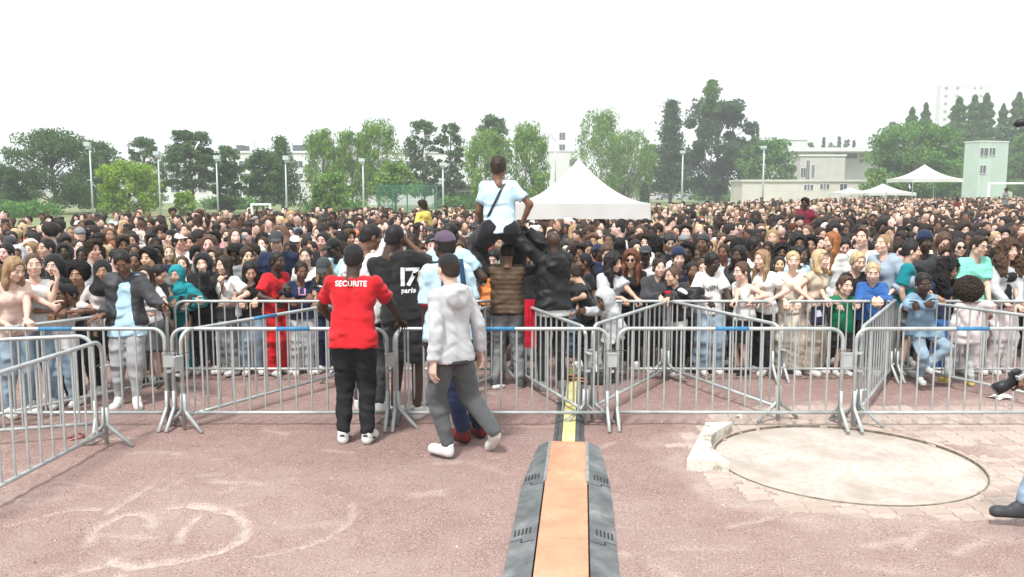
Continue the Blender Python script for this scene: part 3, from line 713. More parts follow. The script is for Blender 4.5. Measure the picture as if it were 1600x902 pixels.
def build_pavers():
    root = empty('paving', (0, 0, 0), kind='structure')
    pm = N('concrete_paver', .9); oi = pm.n('ObjectInfo'); f = pm.noise(30, 4); g = pm.noise(5, 4, 'Object')
    c = pm.ramp(oi.outputs['Random'], (0, (.355, .28, .24)), (.5, (.41, .335, .29)), (1, (.455, .385, .34)))
    pm.col(pm.mix(pm.ramp(f, (.35, (.5,)*3), (.55, (0,)*3)), c, (.38, .27, .24))); pm.bump(f, .4, .006)
    # an S-edged interlocking block, 0.225 x 0.135
    L, W, d = .1125, .0675, .012; q = []
    def side(x0, y0, x1, y1, k):
        return [(x0+(x1-x0)*t-(y1-y0)*0*o, y0+(y1-y0)*t) if 0 else (x0+(x1-x0)*t+(y0-y1)/math.hypot(x1-x0, y1-y0)*-o, y0+(y1-y0)*t+(x1-x0)/math.hypot(x1-x0, y1-y0)*-o) for t, o in k]
    zz = [(0, 0), (.22, d), (.32, d), (.68, -d), (.78, -d)]; zw = [(0, 0), (.3, d*.8), (.7, -d*.8)]
    gp = .004
    q += side(-L+gp, -W+gp, L-gp, -W+gp, zz)+side(L-gp, -W+gp, L-gp, W-gp, zw)+side(L-gp, W-gp, -L+gp, W-gp, zz)+side(-L+gp, W-gp, -L+gp, -W+gp, zw)
    n = len(q); ins = [(x*.955, y*.93) for x, y in q]
    V = [(x, y, -.04) for x, y in q]+[(x, y, -.005) for x, y in q]+[(x, y, 0) for x, y in ins]
    Fs = [(k, (k+1) % n, n+(k+1) % n, n+k) for k in range(n)]+[(n+k, n+(k+1) % n, 2*n+(k+1) % n, 2*n+k) for k in range(n)]+[tuple(range(2*n, 3*n))]
    me = mesh('paver', V, Fs, (pm.m,))
    ang = math.radians(-1.5); ca, sa = math.cos(ang), math.sin(ang); c0 = PAVE[0]; spots = []
    for j in range(-14, 60):
        for i in range(-8, 45):
            u = i*2*L+(j % 2)*L*.0; v = j*2*W
            x, y = CC.x+ca*u-sa*v-1.8, CC.y+sa*u+ca*v-1.4
            if math.hypot(x-CC.x, y-CC.y) < CR+.055: continue
            sdv = float(poly_sd(np.array([x]), np.array([y]), [(p.x, p.y) for p in PAVE])[0])
            if sdv > -.02: continue
            r = ray(0, 0); v3 = Vector((x, y-0, -CH)); fw = y*CP+CH*SP; px = 800+F*x/fw
            if px > 1640: continue
            spots.append((y, x, v))
    spots.sort(); print('pavers', len(spots)); rest = MB()
    for k, (y, x, v) in enumerate(spots):
        z = rnd.uniform(-.004, .001)
        if k < 300:
            o = link('paver', me, root); o.location = (x, y, z); o.rotation_euler = (rnd.gauss(0, .006), rnd.gauss(0, .006), ang+rnd.gauss(0, .008))
        else:
            rest.add([Matrix.Rotation(ang, 3, 'Z')@Vector(p)+Vector((x, y, z)) for p in V], Fs)
    if rest.v: rest.build('paver', pm.m, root, kind='stuff')
build_pavers()

# ================================================================ cable ramp
def build_ramp():
    A, B = U(877, 902), U(888, 700); dv = (B-A); dv.z = 0; dv.normalize(); rt = Vector((dv.y, -dv.x, 0))
    org = B.copy(); 
    def fr(u, v, z): return org+rt*u+dv*v+Vector((0, 0, z))
    Mx = Matrix((( rt.x, dv.x, 0, org.x), (rt.y, dv.y, 0, org.y), (0, 0, 1, 0), (0, 0, 0, 1)))
    org_e = empty('cable_ramp', (0, 0, 0), label='wide heavy cable ramp with worn orange lids and grey rubber slopes', cat='cable ramp')
    org_e.matrix_world = Mx
    om = N('worn_orange_lid', .6); f = om.noise(3.5, 5, rough=.6); g = om.noise(26, 4, stretch=(2, .35, 1))
    c = om.ramp(f, (.3, (.48, .205, .12)), (.6, (.60, .29, .18)), (.8, (.60, .37, .26))); om.col(om.mix(om.ramp(g, (.55, (0,)*3), (.68, (.55,)*3)), c, (.30, .21, .17))); om.bump(om.noise(70, 2), .2, .004)
    gm = N('dusty_grey_rubber', .8); f = gm.noise(4, 6, rough=.65); g = gm.noise(60, 2)
    c = gm.ramp(f, (.32, (.075, .08, .085)), (.55, (.14, .15, .155)), (.75, (.27, .26, .25))); gm.col(c); gm.bump(g, .25, .004)
    sm = plain('galvanised_strip', (.42, .42, .41), .45, .3, 10, .6)
    dk = plain('black_rubber', (.035, .035, .037), .8, .3)
    w0, w1, H = .18, .385, .068; sec = [(-4.9, -3.65), (-3.65, -2.42), (-2.42, -1.19), (-1.19, 0)]
    for i, (a, b) in enumerate(sec):
        a += .004; b -= .004
        m = MB(); x = w0 if i < 3 else w0-.008
        m.box((-x, a, H-.018), (x, b, H)); 
        lid = m.build('lid', om.m, org_e, bevel=.004)
        t = MB()   # rub marks left where the lid is gripped: moulded cross ribs at the edges
        for k in range(5): 
            for s in (-1, 1): t.box((s*x*.93-.012, a+.25+k*.02, H), (s*x*.93+.012, a+.258+k*.02, H+.0018))
        t.build('grip_ribs', plain('rib', (.42, .26, .18), .8), lid, kind='stuff')
        for s in (-1, 1):
            V = [(s*(w0+.012), a, .0), (s*(w0+.012), b, .0), (s*(w0+.012), a, H), (s*(w0+.012), b, H), (s*w1, a, .0), (s*w1, b, .0), (s*w1, a, .012), (s*w1, b, .012)]
            if i == 3: V[5] = (s*(w1-.07), b, 0); V[7] = (s*(w1-.07), b, .012)
            Fs = [(2, 3, 7, 6), (0, 4, 5, 1), (0, 2, 6, 4), (1, 5, 7, 3), (4, 6, 7, 5), (0, 1, 3, 2)]
            if s < 0: Fs = [f_[::-1] for f_ in Fs]
            m = MB(); m.add(V, Fs); sl = m.build('rubber_slope', gm.m, org_e, bevel=.003)
            if i == 3: m = MB(); m.box((s*(w0+.004)-.013, a, H-.03), (s*(w0+.004)+.013, b, H+.003)); m.build('steel_strip', sm, org_e)
            # moulded block of short ridges and the puzzle joint
            t = MB(); sl_z = lambda xx: H+(abs(xx)-w0-.012)/(w1-w0-.012)*(.012-H)
            for k in range(5):
                xx = s*(w0+.065+.028*k); z = sl_z(xx); t.box((xx-.006, a+.10, z-.004), (xx+.006, a+.21, z+.004))
            t.build('moulded_ridges', dk, sl, kind='stuff')
            t = MB(); x1, x2, x3 = w0+.02, w0+.12, w1-.005
            for p, q_, y in ((x1, x2, b-.035), (x2, x3, b+.03 if i < 3 else b-.03)):
                V = [(s*p, y-.006, sl_z(p)+.0015), (s*q_, y-.006, sl_z(q_)+.0015), (s*q_, y+.006, sl_z(q_)+.0015), (s*p, y+.006, sl_z(p)+.0015)]; t.add(V, [(0, 1, 2, 3)] if s > 0 else [(3, 2, 1, 0)])
            z2 = sl_z(x2)+.0015; t.add([(s*x2-.006, b-.035, z2), (s*x2+.006, b-.035, z2), (s*x2+.006, b+.03, z2), (s*x2-.006, b+.03, z2)], [(0, 1, 2, 3)])
            if i < 3: t.build('joint', dk, sl)
    # narrow yellow ramp beyond
    r2 = empty('cable_ramp', (0, 0, 0), label='narrow yellow lidded cable ramp running on under the barriers to the tent', cat='cable ramp'); r2.matrix_world = Mx
    ym = N('worn_yellow_lid', .6); f = ym.noise(5, 5); ym.col(ym.ramp(f, (.3, (.50, .44, .16)), (.6, (.64, .58, .28)), (.8, (.68, .63, .42))))
    for k in range(4):
        a = .03+k*.92; b = a+.905
        MB().box((-.066, a, .044), (.066, b, .056)).build('lid', ym.m, r2, bevel=.003)
        for s in (-1, 1):
            V = [(s*.07, a, 0), (s*.07, b, 0), (s*.07, a, .052), (s*.07, b, .052), (s*.16, a, 0), (s*.16, b, 0), (s*.16, a, .008), (s*.16, b, .008)]
            Fs = [(2, 3, 7, 6), (0, 4, 5, 1), (0, 2, 6, 4), (1, 5, 7, 3), (4, 6, 7, 5)]
            if s < 0: Fs = [f_[::-1] for f_ in Fs]
            sl = MB().add(V, Fs).build('rubber_slope', dk if 0 else plain('dark_rubber', (.09, .092, .095), .8, .4, 5), r2)
            t = MB()
            for j in range(9): t.box((s*.105-.022, a+.06+j*.09, .026), (s*.105+.022, a+.085+j*.09, .034))
            t.build('stud', dk, sl, kind='stuff')
build_ramp()

# ================================================================ crowd barriers
galv = N('galvanised_steel', .42); f = galv.noise(6, 5); f2 = galv.noise(50, 3)
c = galv.ramp(f, (.3, (.34, .37, .37)), (.55, (.46, .49, .485)), (.75, (.56, .58, .57))); galv.col(galv.mix(galv.ramp(f2, (.64, (0,)*3), (.75, (.35,)*3)), c, (.25, .22, .19)))
galv.b.inputs['Metallic'].default_value = .35; M_galv = galv.m
M_tape = plain('blue_tape', (.05, .21, .40), .55, .35, 20)
M_tape2 = plain('faded_blue_paint', (.16, .34, .50), .6, .35, 20)
BL, BH, BZ = 2.40, 1.075, .155
def barrier_meshes():
    r = .0205; cr = .13; pts = []
    x1 = BL/2-.02
    pts = [(-x1, 0, .02), (-x1, 0, BH-cr)]+[(-x1+cr-cr*math.cos(a), 0, BH-cr+cr*math.sin(a)) for a in np.linspace(0, math.pi/2, 7)[1:]]
    pts += [(-p[0], 0, p[2]) for p in pts[::-1]]
    m = MB(); m.tube(pts, r, 10); m.tube([(-x1+.005, 0, BZ), (x1-.005, 0, BZ)] , .019, 10); fr = m.mesh('frame', (M_galv,), True)
    bar = MB().tube([(0, 0, BZ), (0, 0, BH-.01)], .0108, 7, caps=False).mesh('bar', (M_galv,), True)
    leg = MB().tube([(0, .018, .40), (0, .02, .235), (0, .045, .195), (0, .27, .012)], [.019, .020, .020, .020], 8).mesh('leg', (M_galv,), True)
    pl = MB(); pl.box((-.05, -.022, .66), (.05, -.016, .80)); pl.box((-.055, -.03, .80), (.055, .022, .815)); pl.box((-.012, -.03, .60), (.012, .03, .625)); plate = pl.mesh('connector_plate', (M_galv,))
    hook = MB().tube([(-.03, 0, .83), (.0, -.02, .84), (.10, -.005, .835)], .005, 6).mesh('hook', (plain('dark_steel', (.10, .10, .10), .5),), True)
    tape = MB().tube([(-.19, 0, BH), (.17, 0, BH)], .0214, 12).mesh('tape', (M_tape,), True)
    return fr, bar, leg, plate, hook, tape
BM = barrier_meshes()
def barrier(P0, P1, label, tape=None, plates=(0, 0), fold=(1, 1), group='steel crowd barriers'):
    P0, P1 = Vector((P0[0], P0[1], 0)), Vector((P1[0], P1[1], 0)); d = P1-P0; L = d.length
    r = empty('crowd_barrier', (P0+P1)/2, math.atan2(d.y, d.x), label=label, cat='barrier', group=group); k = L/BL
    f = link('frame', BM[0], r); f.scale = (k, 1, 1)
    n = 14
    for i in range(1, n): o = link('bar', BM[1], r); o.location = ((-BL/2+BL*i/n)*k, 0, 0)
    for s in (-1, 1):
        for t in (-1, 1): o = link('leg', BM[2], r); o.location = (s*(BL/2-.02)*k, 0, 0); o.rotation_euler = (0, 0, 0 if t > 0 else math.pi)
    for s, p in zip((-1, 1), plates):
        if p: o = link('connector_plate', BM[3], r); o.location = (s*(BL/2-.02)*k+s*.05, 0, 0); o = link('hook', BM[4], r); o.location = (s*(BL/2-.02)*k, 0, 0)
    if tape is not None:
        o = link('tape', BM[5], r); o.location = (tape*L, 0, 0); o.scale = (1, 1, 1)
    return r
T_ = lambda x, y: U(x, y, BH)     # a point of a top rail
yn = T_(800, 514).y                 # the near row
def near(x): 
    fw = yn*CP+(CH-BH)*SP; return Vector(((x-800)*fw/F, yn-(x-800)*.0002*0, 0))
N0 = [near(-78), near(261), near(612), near(953)]
barrier(near(-82), near(259), 'near row crowd barrier at far left with blue tape beside the jacketed man', .0, (0, 1))
barrier(near(265), near(607), 'steel crowd barrier of the near row left of the man in the red shirt', .07, (1, 0))
barrier(near(613), near(953), 'steel crowd barrier of the near row behind the man in the grey hoodie', -.01, (1, 1))
b6a, b6b = near(963), near(1321); b6a.y += .02
barrier(b6a, b6b, 'near row crowd barrier between the cable ramp and the throwing circle', .01, (1, 1))
b7 = near(1336); barrier(b7, b7+Vector((2.45, .02, 0)), 'steel crowd barrier of the near row behind the right part of the throwing circle', .02, (0, 0))
Cc = U(158, 690, 0); 
P1b = T_(160, 532); P1a = T_(-80, 608)
def along(Pe, Pd, L=2.42):
    d = (Pd-Pe); d.z = 0; d.normalize(); return Pe+d*L
barrier(P1b, along(P1b, P1a, 2.5), 'steel crowd barrier nearest the viewer at the left edge, slanting towards the viewer', .33, (1, 0))
P2b = T_(146, 524.5); barrier(P2b, along(P2b, T_(0, 531), 2.42), 'steel crowd barrier at the far left just behind the one nearest the viewer', None)
P8a = T_(279, 518); barrier(P8a, along(P8a, T_(503, 480), 2.46), 'crowd barrier with blue tape slanting back to the left of the red shirt', .0, (1, 0))
P9a = T_(617, 515); barrier(P9a, along(P9a, T_(667, 503), 2.46), 'steel crowd barrier slanting back behind the man in the grey hoodie', None)
P10 = T_(917, 513); barrier(P10, along(P10, T_(863, 493), 2.46), 'steel crowd barrier slanting back over the yellow cable ramp', None, (1, 0))
P11a, P11b = T_(925, 509), T_(1045, 470.5); barrier(P11a, along(P11a, P11b, 2.46), 'steel crowd barrier slanting back beside the hooded child', None, (1, 0))
P12b = T_(1222, 509); barrier(P12b, along(P12b, T_(1047, 470.5), 2.46), 'crowd barrier slanting forward before the boy in the lettered white shirt', None, (1, 0))
P13 = T_(1346, 513); P13b = T_(1401, 467.5); barrier(P13, P13b, 'steel crowd barrier seen almost end on beside the toddler in the blue sweater', None, (1, 0))
barrier(P13b+Vector((.04, 0, 0)), along(P13b, T_(1600, 493), 2.46), 'crowd barrier slanting forward before the child in the denim jacket', .30)
# the row the crowd leans on
FARY = T_(1100, 471).y
def far(x): 
    fw = FARY*CP+(CH-BH)*SP; return Vector(((x-800)*fw/F, FARY, 0))
P15 = T_(262, 481.5); P15m = along(P15, T_(0, 514), 2.42); barrier(P15, P15m, 'crowd barrier behind the man in the dark jacket, slanting back', None)
barrier(P15m, along(P15m, T_(0, 514), 2.42), 'steel crowd barrier at the left edge under the arms of the long haired woman', None)
xs = [268, 556, 844, 924, 1222]
for i, (a, b, w) in enumerate(((270, 552, 'under the woman in the teal headscarf and her neighbours'), (558, 838, 'behind the man in the red shirt, mostly hidden'), (640, 920, None), (930, 1219, 'that the child in leather jacket and the white shirted boys lean on'), (1226, 1398, 'under the hands of the green shirted boy and the toddler'), (1404, 1690, 'far right, behind the curly haired child'))):
    if w is None: continue
    q = barrier(far(a), far(a)+Vector((2.42 if i != 4 else (far(b)-far(a)).length, 0, 0)), 'crowd barrier '+w, None)
ROW = FARY+.25    # where the front of the crowd stands
# ================================================================ people one can tell apart
C = dict(midgrey=(.33, .335, .345), denimblue=(.20, .31, .42), white=(.74, .74, .73), cream=(.62, .55, .46), beige=(.50, .42, .33), black=(.014, .014, .016), charcoal=(.045, .047, .052), navy=(.014, .022, .06), blue=(.03, .12, .36), lblue=(.42, .62, .74), sky=(.5, .7, .82),
         teal=(.0, .18, .21), mint=(.22, .62, .50), green=(.0, .16, .07), lgrey=(.48, .50, .52), grey=(.22, .23, .24), dgrey=(.085, .092, .097), red=(.55, .012, .02), maroon=(.16, .01, .03), peach=(.72, .52, .45), jeans=(.10, .16, .24),
         ljeans=(.27, .37, .46), khaki=(.28, .27, .16), orange=(.70, .22, .06), yellow=(.72, .58, .12), pink=(.62, .30, .33), purple=(.10, .07, .11), brown=(.09, .055, .03), turq=(.01, .25, .28), bluegrey=(.30, .37, .45), pale=(.66, .60, .60))
MATS = {'cotton': M_cloth, 'knit': M_knit, 'denim': M_denim, 'nylon': M_leather}
ANCH = []     # (x, depth, phrase): used when naming those who stand behind
def rail(x):   # depth of the rail the crowd leans on
    if x >= 262: return FARY
    a, b = T_(262, 481.5), T_(0, 514); t = (262-x)/262; return a.y+(b.y-a.y)*t
def person(label, x, y, d, t=0, fem=False, skin='p', hair='short', hc='n', top='white', bottom='black', H=None, hands_px=None, pose=None, tk=None, bk=None, shoe='white', hand=('relax', 'relax'),
           palm=(None, None), over=None, anchor=None, detail=True, group=None, hat=None, kid=1., zoff=None, head=(0, 0, 0), toff=0, soled=False):
    rz = math.pi+math.radians(t); Wh = D(x, y, d); pose = dict(pose or {}); pose['head'] = head
    Rz = Matrix.Rotation(rz, 3, 'Z'); Hh = H or Wh.z/.93; root = None; px = hands_px or {}
    for it in range(3):
        pz = dict(pose)
        if root is not None:
            for k, v in px.items():
                W = D(v[0], v[1], d-v[2]); pz[k] = tuple(Rz.inverted()@(W-root))
        J = skel(Hh, kid=kid, **pz)
        if H is None: Hh *= Wh.z/J['head'].z
        hd = Rz@J['head']; root = Vector((Wh.x-hd.x, Wh.y-hd.y, 0 if H is None else Wh.z-hd.z))
    pz = dict(pose)
    for k, v in px.items():
        W = D(v[0], v[1], d-v[2]); pz[k] = tuple(Rz.inverted()@(W-root))
    J = skel(Hh, kid=kid, **pz)
    r = empty('person', root, rz, label=label, cat='person', group=group)
    link('body', body_mesh(J, fem, hand, palm), r, SKIN[skin])
    tk = dict(tk or {}); nm = tk.pop('name', 'shirt'); mt = MATS[tk.pop('mat', 'cotton')]; seed = int(x*7+y)
    tp = None
    if top: tp = link(nm, top_mesh(J, fem, mat=mt, seed=seed, **tk), r, C[top])
    if over:
        ov = dict(over); c = C[ov.pop('c')]; onm = ov.pop('name', 'jacket'); om = MATS[ov.pop('mat', 'cotton')]
        ot = link(onm, top_mesh(J, fem, mat=om, seed=seed+3, **dict(dict(t=.026, sleeve=2, openf=.10), **ov)), r, c); r['_o'] = ot.name
    bk = dict(bk or {}); bm = MATS[bk.pop('mat', 'cotton')]; bn = bk.get('kind', 'trousers')
    link({'wide': 'trousers', 'longskirt': 'skirt'}.get(bn, bn), bottom_mesh(J, seed=seed, mat=bm, **bk), r, C[bottom])
    if shoe:
        for q in 'lr': add_shoe(r, J, q, C[shoe] if isinstance(shoe, str) else shoe, soled)
    HM = Matrix.Translation(J['head'])@J['HR'].to_4x4()@Matrix.Scale(J['hs'], 4)
    for kind, c in ([(hair, HAIR.get(hc) or C[hc])] if hair else [])+([hat] if hat else []):
        me, nm_ = hair_mesh(kind); o = link(nm_, me, r, C[c] if isinstance(c, str) else c); o.matrix_local = HM@Matrix.Scale(1.09, 4) if (kind in ('cap', 'capback', 'beanie') and hair not in ('buzz', 'tied')) else HM
    if anchor: ANCH.append((x, d, anchor))
    return r, J, HM, tp
def rest(*p, f=.06): return p
def glasses(r, HM, dark=True):
    m = MB()
    for s in (-1, 1):
        if dark: m.tube([(s*.031, .094, .004), (s*.031, .100, .003)], .0215, 12)
        else: m.tube([(s*.031+.02*math.cos(a), .099, .004+.015*math.sin(a)) for a in np.linspace(0, 6.28, 13)], .0022, 5)
        m.tube([(s*.055, .096, .008), (s*.078, .02, .008)], .003, 5)
    m.tube([(-.012, .101, .008), (.012, .101, .008)], .003, 5)
    o = m.build('sunglasses' if dark else 'glasses', M_glass, r, True); o.matrix_local = HM
def phone(label, r, J, k, d=(0, .02, .05), yaw=0):
    W = r.matrix_basis@(J[k+'wr']+(J[k+'wr']-J[k+'el']).normalized()*.09); m = MB(); m.box((-.036, -.005, -.07), (.036, .005, .07)); o = m.build('phone', M_black, None, bevel=.004, label=label, cat='phone')
    s = MB(); s.box((-.032, -.0065, -.064), (.032, -.0052, .064)); q = s.build('screen', M_glass, o); o.location = W+Vector(d); o.rotation_euler = (math.radians(-35), 0, yaw); return o
def text_on(tp, s, x, z, size, back=True, mat=None, spread=1., bold=.012, name='lettering', parent=None, rot=0):
    cu = bpy.data.curves.new('t', 'FONT'); cu.body = s; cu.size = size; cu.align_x = 'CENTER'; cu.offset = bold*size; cu.resolution_u = 3
    ob = bpy.data.objects.new('t', cu); COL.objects.link(ob); bpy.context.view_layer.update()
    me = bpy.data.meshes.new_from_object(ob.evaluated_get(bpy.context.evaluated_depsgraph_get())); bpy.data.objects.remove(ob)
    b_ = bmesh.new(); b_.from_mesh(me); bmesh.ops.triangulate(b_, faces=b_.faces[:])
    for _ in range(3 if size > .15 else 1): bmesh.ops.subdivide_edges(b_, edges=[e for e in b_.edges if e.calc_length() > .018], cuts=1, use_grid_fill=False)
    bmesh.ops.triangulate(b_, faces=b_.faces[:]); b_.to_mesh(me); b_.free()
    V = [v.co.copy() for v in me.vertices]; Fs = [tuple(p.vertices) for p in me.polygons]
    bv = BVHTree.FromPolygons([v.co for v in tp.data.vertices], [tuple(p.vertices) for p in tp.data.polygons])
    sg = -1 if back else 1; out = []; c, sn = math.cos(rot), math.sin(rot)
    for v in V:
        vx, vy = v.x*c-v.y*sn, v.x*sn+v.y*c
        X = x-sg*vx*spread; Z = z+vy; h = bv.ray_cast(Vector((X, sg*.8, Z)), Vector((0, -sg, 0)))
        out.append((X, (h[0].y if h[0] else sg*.1)+sg*.004, Z))
    return link(name, mesh(name, out, Fs, (mat or M_white,)), parent or tp)
def patch_on(tp, pts, back, mat, name, off=.003, n=5):
    """a flat print: the grid between four corners (x, z), laid on the cloth"""
    bv = BVHTree.FromPolygons([v.co for v in tp.data.vertices], [tuple(p.vertices) for p in tp.data.polygons]); sg = -1 if back else 1; V = []
    a, b, c, d = [Vector(p) for p in pts]
    for i in range(n+1):
        for j in range(n+1):
            p = (a.lerp(b, i/n)).lerp(d.lerp(c, i/n), j/n); h = bv.ray_cast(Vector((p.x, sg*.8, p.y)), Vector((0, -sg, 0))); V.append((p.x, (h[0].y if h[0] else sg*.1)+sg*off, p.y))
    Fs = [(i*(n+1)+j, (i+1)*(n+1)+j, (i+1)*(n+1)+j+1, i*(n+1)+j+1) for i in range(n) for j in range(n)]
    return link(name, mesh(name, V, Fs, (mat,), None, True), tp)

# ---------------------------------------------------------------- the guard in the red shirt
dg = U(575, 688).y
r, J, HM, tp = person('broad man in a red SECURITE shirt and black cap leaning on the near barriers', 553, 404, dg, t=178, skin='d', hair='buzz', hc='k', top='red', bottom='black', shoe='white',
    tk=dict(sleeve=.70, t=.012, hem=-.10, loose=1.5, wr=.0055, h=.014), bk=dict(t=.018, mat='denim', loose=1.2), hat=('cap', 'black'), hand=('grip', 'grip'), palm=((0, 0, -1, 0, 1, -.2), (0, 0, -1, 0, 1, -.2)),
    hands_px=dict(la=(521, 505, -.30), ra=(628, 505, -.30)), pose=dict(w=1.20, stance=.105, lean=6, le=(-.9, -.5, 0), re=(.9, -.5, 0), lfy=.1, rfy=-.1), head=(0, 4, 0))
z0 = J['chest'].z+.10
text_on(tp, 'SECURITE', .0, z0+.01, .075, True, bold=.02, spread=.98)
bl = plain('black_print', (.015, .015, .015), .6)
for k, c in enumerate([q for q in r.children if q.name.startswith('shoe')]):
    m = MB(); pts = [(-.05, .0)] ; 
    for s in (-1, 1): m.tube([(s*.046, .03, .035), (s*.0475, -.01, .043), (s*.046, -.045, .06), (s*.03, -.088, .070)], [.009, .008, .006, .002], 6)
    m.tube([(-.018, -.094, .082), (.018, -.094, .082)], .009, 6)
    m.build('swoosh', bl, c)
ANCH.append((555, dg, 'the red shirt'))
# ---------------------------------------------------------------- the man in the grey hoodie
dh = U(697, 716).y
def hoodie_man():
    rz_t = -138
    r, J, HM, tp = person('man in a pale grey hoodie and black cap striding left with one heel raised', 700, 420, dh, t=rz_t, skin='p', hair='buzz', hc='n', top='lgrey', bottom='dgrey', shoe='white', hat=('cap', 'black'),
        tk=dict(name='hoodie', sleeve=1.96, t=.022, hem=-.10, hoodn=True, wr=.005, mat='knit', h=.014), bk=dict(t=.026, loose=1.2, taper=.6), hands_px=dict(la=(677, 572, .24), ra=(750, 548, -.20), lf=(700, 698, .02), rf=(777, 682, .0)),
        pose=dict(w=.98, lfy=.15, rfy=-.3, le=(-.3, -1, -.1), re=(.35, -1, 0), lk=(0, 1, .1), rk=(0, 1, .2)), head=(-6, 0, 0))
    sh = [q for q in r.children if q.name.startswith('shoe')]
    return r, J, HM, tp, sh
r, J, HM, tp, sh = hoodie_man(); tp['label'] = 'pale grey zip hoodie with the hood down'
hr = r; sh[1].rotation_euler.x = -.75; sh[1].location.z += .02
m = MB(); c = J['pel']
m.tube([(c.x+.165*math.cos(a), c.y+.158*math.sin(a), c.z-.120) for a in np.linspace(0, 2*math.pi, 25)], .024, 6); m.build('waistband', M_black, r, True)
m = MB(); m.tube([(0, 0, 0), (0, 0, .004)], .022, 10); o = m.build('badge', plain('yellow_badge', (.7, .6, .05), .6), r); o.location = J['lkn']+Vector((-.075, 0, .02)); o.rotation_euler = (0, -math.pi/2, 0)
ANCH.append((705, dh, 'the pale grey hoodie'))
# ---------------------------------------------------------------- the man beside him in the light blue shirt
d3 = U(735, 690).y
r, J, HM, tp = person('man in light blue shirt with red cuffs half hidden behind the grey hoodie', 694, 384, d3, t=-150, skin='d', hair='buzz', hc='k', top='sky', bottom='navy', shoe=(.13, .01, .01), soled=True, hat=('cap', 'purple'),
    tk=dict(sleeve=.85, t=.020, hem=-.10), bk=dict(t=.022), hands_px=dict(la=(664, 540, -.02), ra=(742, 540, -.2), lf=(727, 678, .1), rf=(752, 670, -.1)), pose=dict(w=1.02, lfy=.1), head=(10, 0, 0))
m = MB()
for s in (-1, 1):
    P = []
    for a in np.linspace(-.3, 1.0, 9): 
        y = -.175+.0*a; P.append(J['R']@Vector((s*(.10+.03*a), -.150-.02*math.sin(a*3), .0))+J['waist']+Vector((0, 0, .38-.42*a)))
    m.tube(P, .026, 6)
m.build('strap', plain('navy_strap', (.02, .06, .12), .8), r, True)
for k in 'l': 
    sh_, el = J[k+'sh'], J[k+'el']; q = sh_.lerp(el, .86); m = MB(); m.tube([q, q+(el-sh_)*.07], .071, 12); m.build('cuff', plain('red_cuff', (.5, .02, .03), .8), r, True)
# ---------------------------------------------------------------- the man with the number on his back
d4 = U(640, 652).y
r, J, HM, tp = person('man in a black football shirt with white number 17 and a yellow sleeve badge', 617, 372, d4, t=170, skin='d', hair='buzz', hc='k', top='black', bottom='charcoal', shoe='white',
    tk=dict(sleeve=.62, t=.020, hem=-.08), bk=dict(kind='shorts', t=.03), hands_px=dict(la=(640, 500, -.25), ra=(676, 440, -.25)), pose=dict(w=1.14, le=(-1, -.3, 0), re=(1, -.2, .1), twist=-8, side=-13), head=(-10, 10, 10))
zc = J['chest'].z; text_on(tp, '1', .03, zc-.11, .27, True, bold=.03); text_on(tp, '7', .12, zc-.11, .27, True, bold=.02); text_on(tp, 'paris', .09, zc-.19, .075, True, bold=.02)
sh_, el = J['lsh'], J['lel']; q = sh_.lerp(el, .33); m = MB(); m.box((-.032, -.045, -.04), (.032, .045, .04)); o = m.build('sleeve_badge', plain('yellow_print', (.72, .62, .08), .7), tp, bevel=.02); o.location = q+Vector((-.03, -.055, 0)); o.rotation_euler = (0, .3, .5); o.scale = (1, .4, 1)
for k in 'lr':
    sh_, el = J[k+'sh'], J[k+'el']; q = sh_.lerp(el, .60); m = MB(); m.tube([q, q+(el-sh_)*.035], .073, 12); m.build('cuff_line', M_white, tp, True)
ANCH.append((617, d4, 'the number 17 shirt'))
# ---------------------------------------------------------------- others inside the barriers
r, J, HM, tp = person('man in a marbled white shirt with an arm over the number 17 shirt', 580, 371, d4+.25, t=155, skin='b', hair='buzz', hc='k', top='white', bottom='charcoal',
    tk=dict(sleeve=1.3, t=.026, hem=-.1), hands_px=dict(ra=(652, 392, .12)), pose=dict(w=1.0, re=(0, 0, 1)), head=(-35, 15, 0))
mb_ = N('marbled_cotton', .9); f = mb_.noise(9, 6, rough=.7); mb_.col(mb_.ramp(f, (.40, (.22, .23, .25)), (.50, (.66, .67, .68)), (.6, (.78, .78, .78)))); tp.data.materials[0] = mb_.m
r, J, HM, tp = person('man in a plain light blue shirt seen from behind, left of the carried man', 704, 367, 10.75, t=165, skin='d', hair='buzz', hc='k', top='lblue', bottom='dgrey', tk=dict(sleeve=.65, t=.022), pose=dict(w=1.05), anchor='the plain light blue shirt', head=(-12, 0, 0),
    hands_px=dict(ra=(752, 438, -.15)))
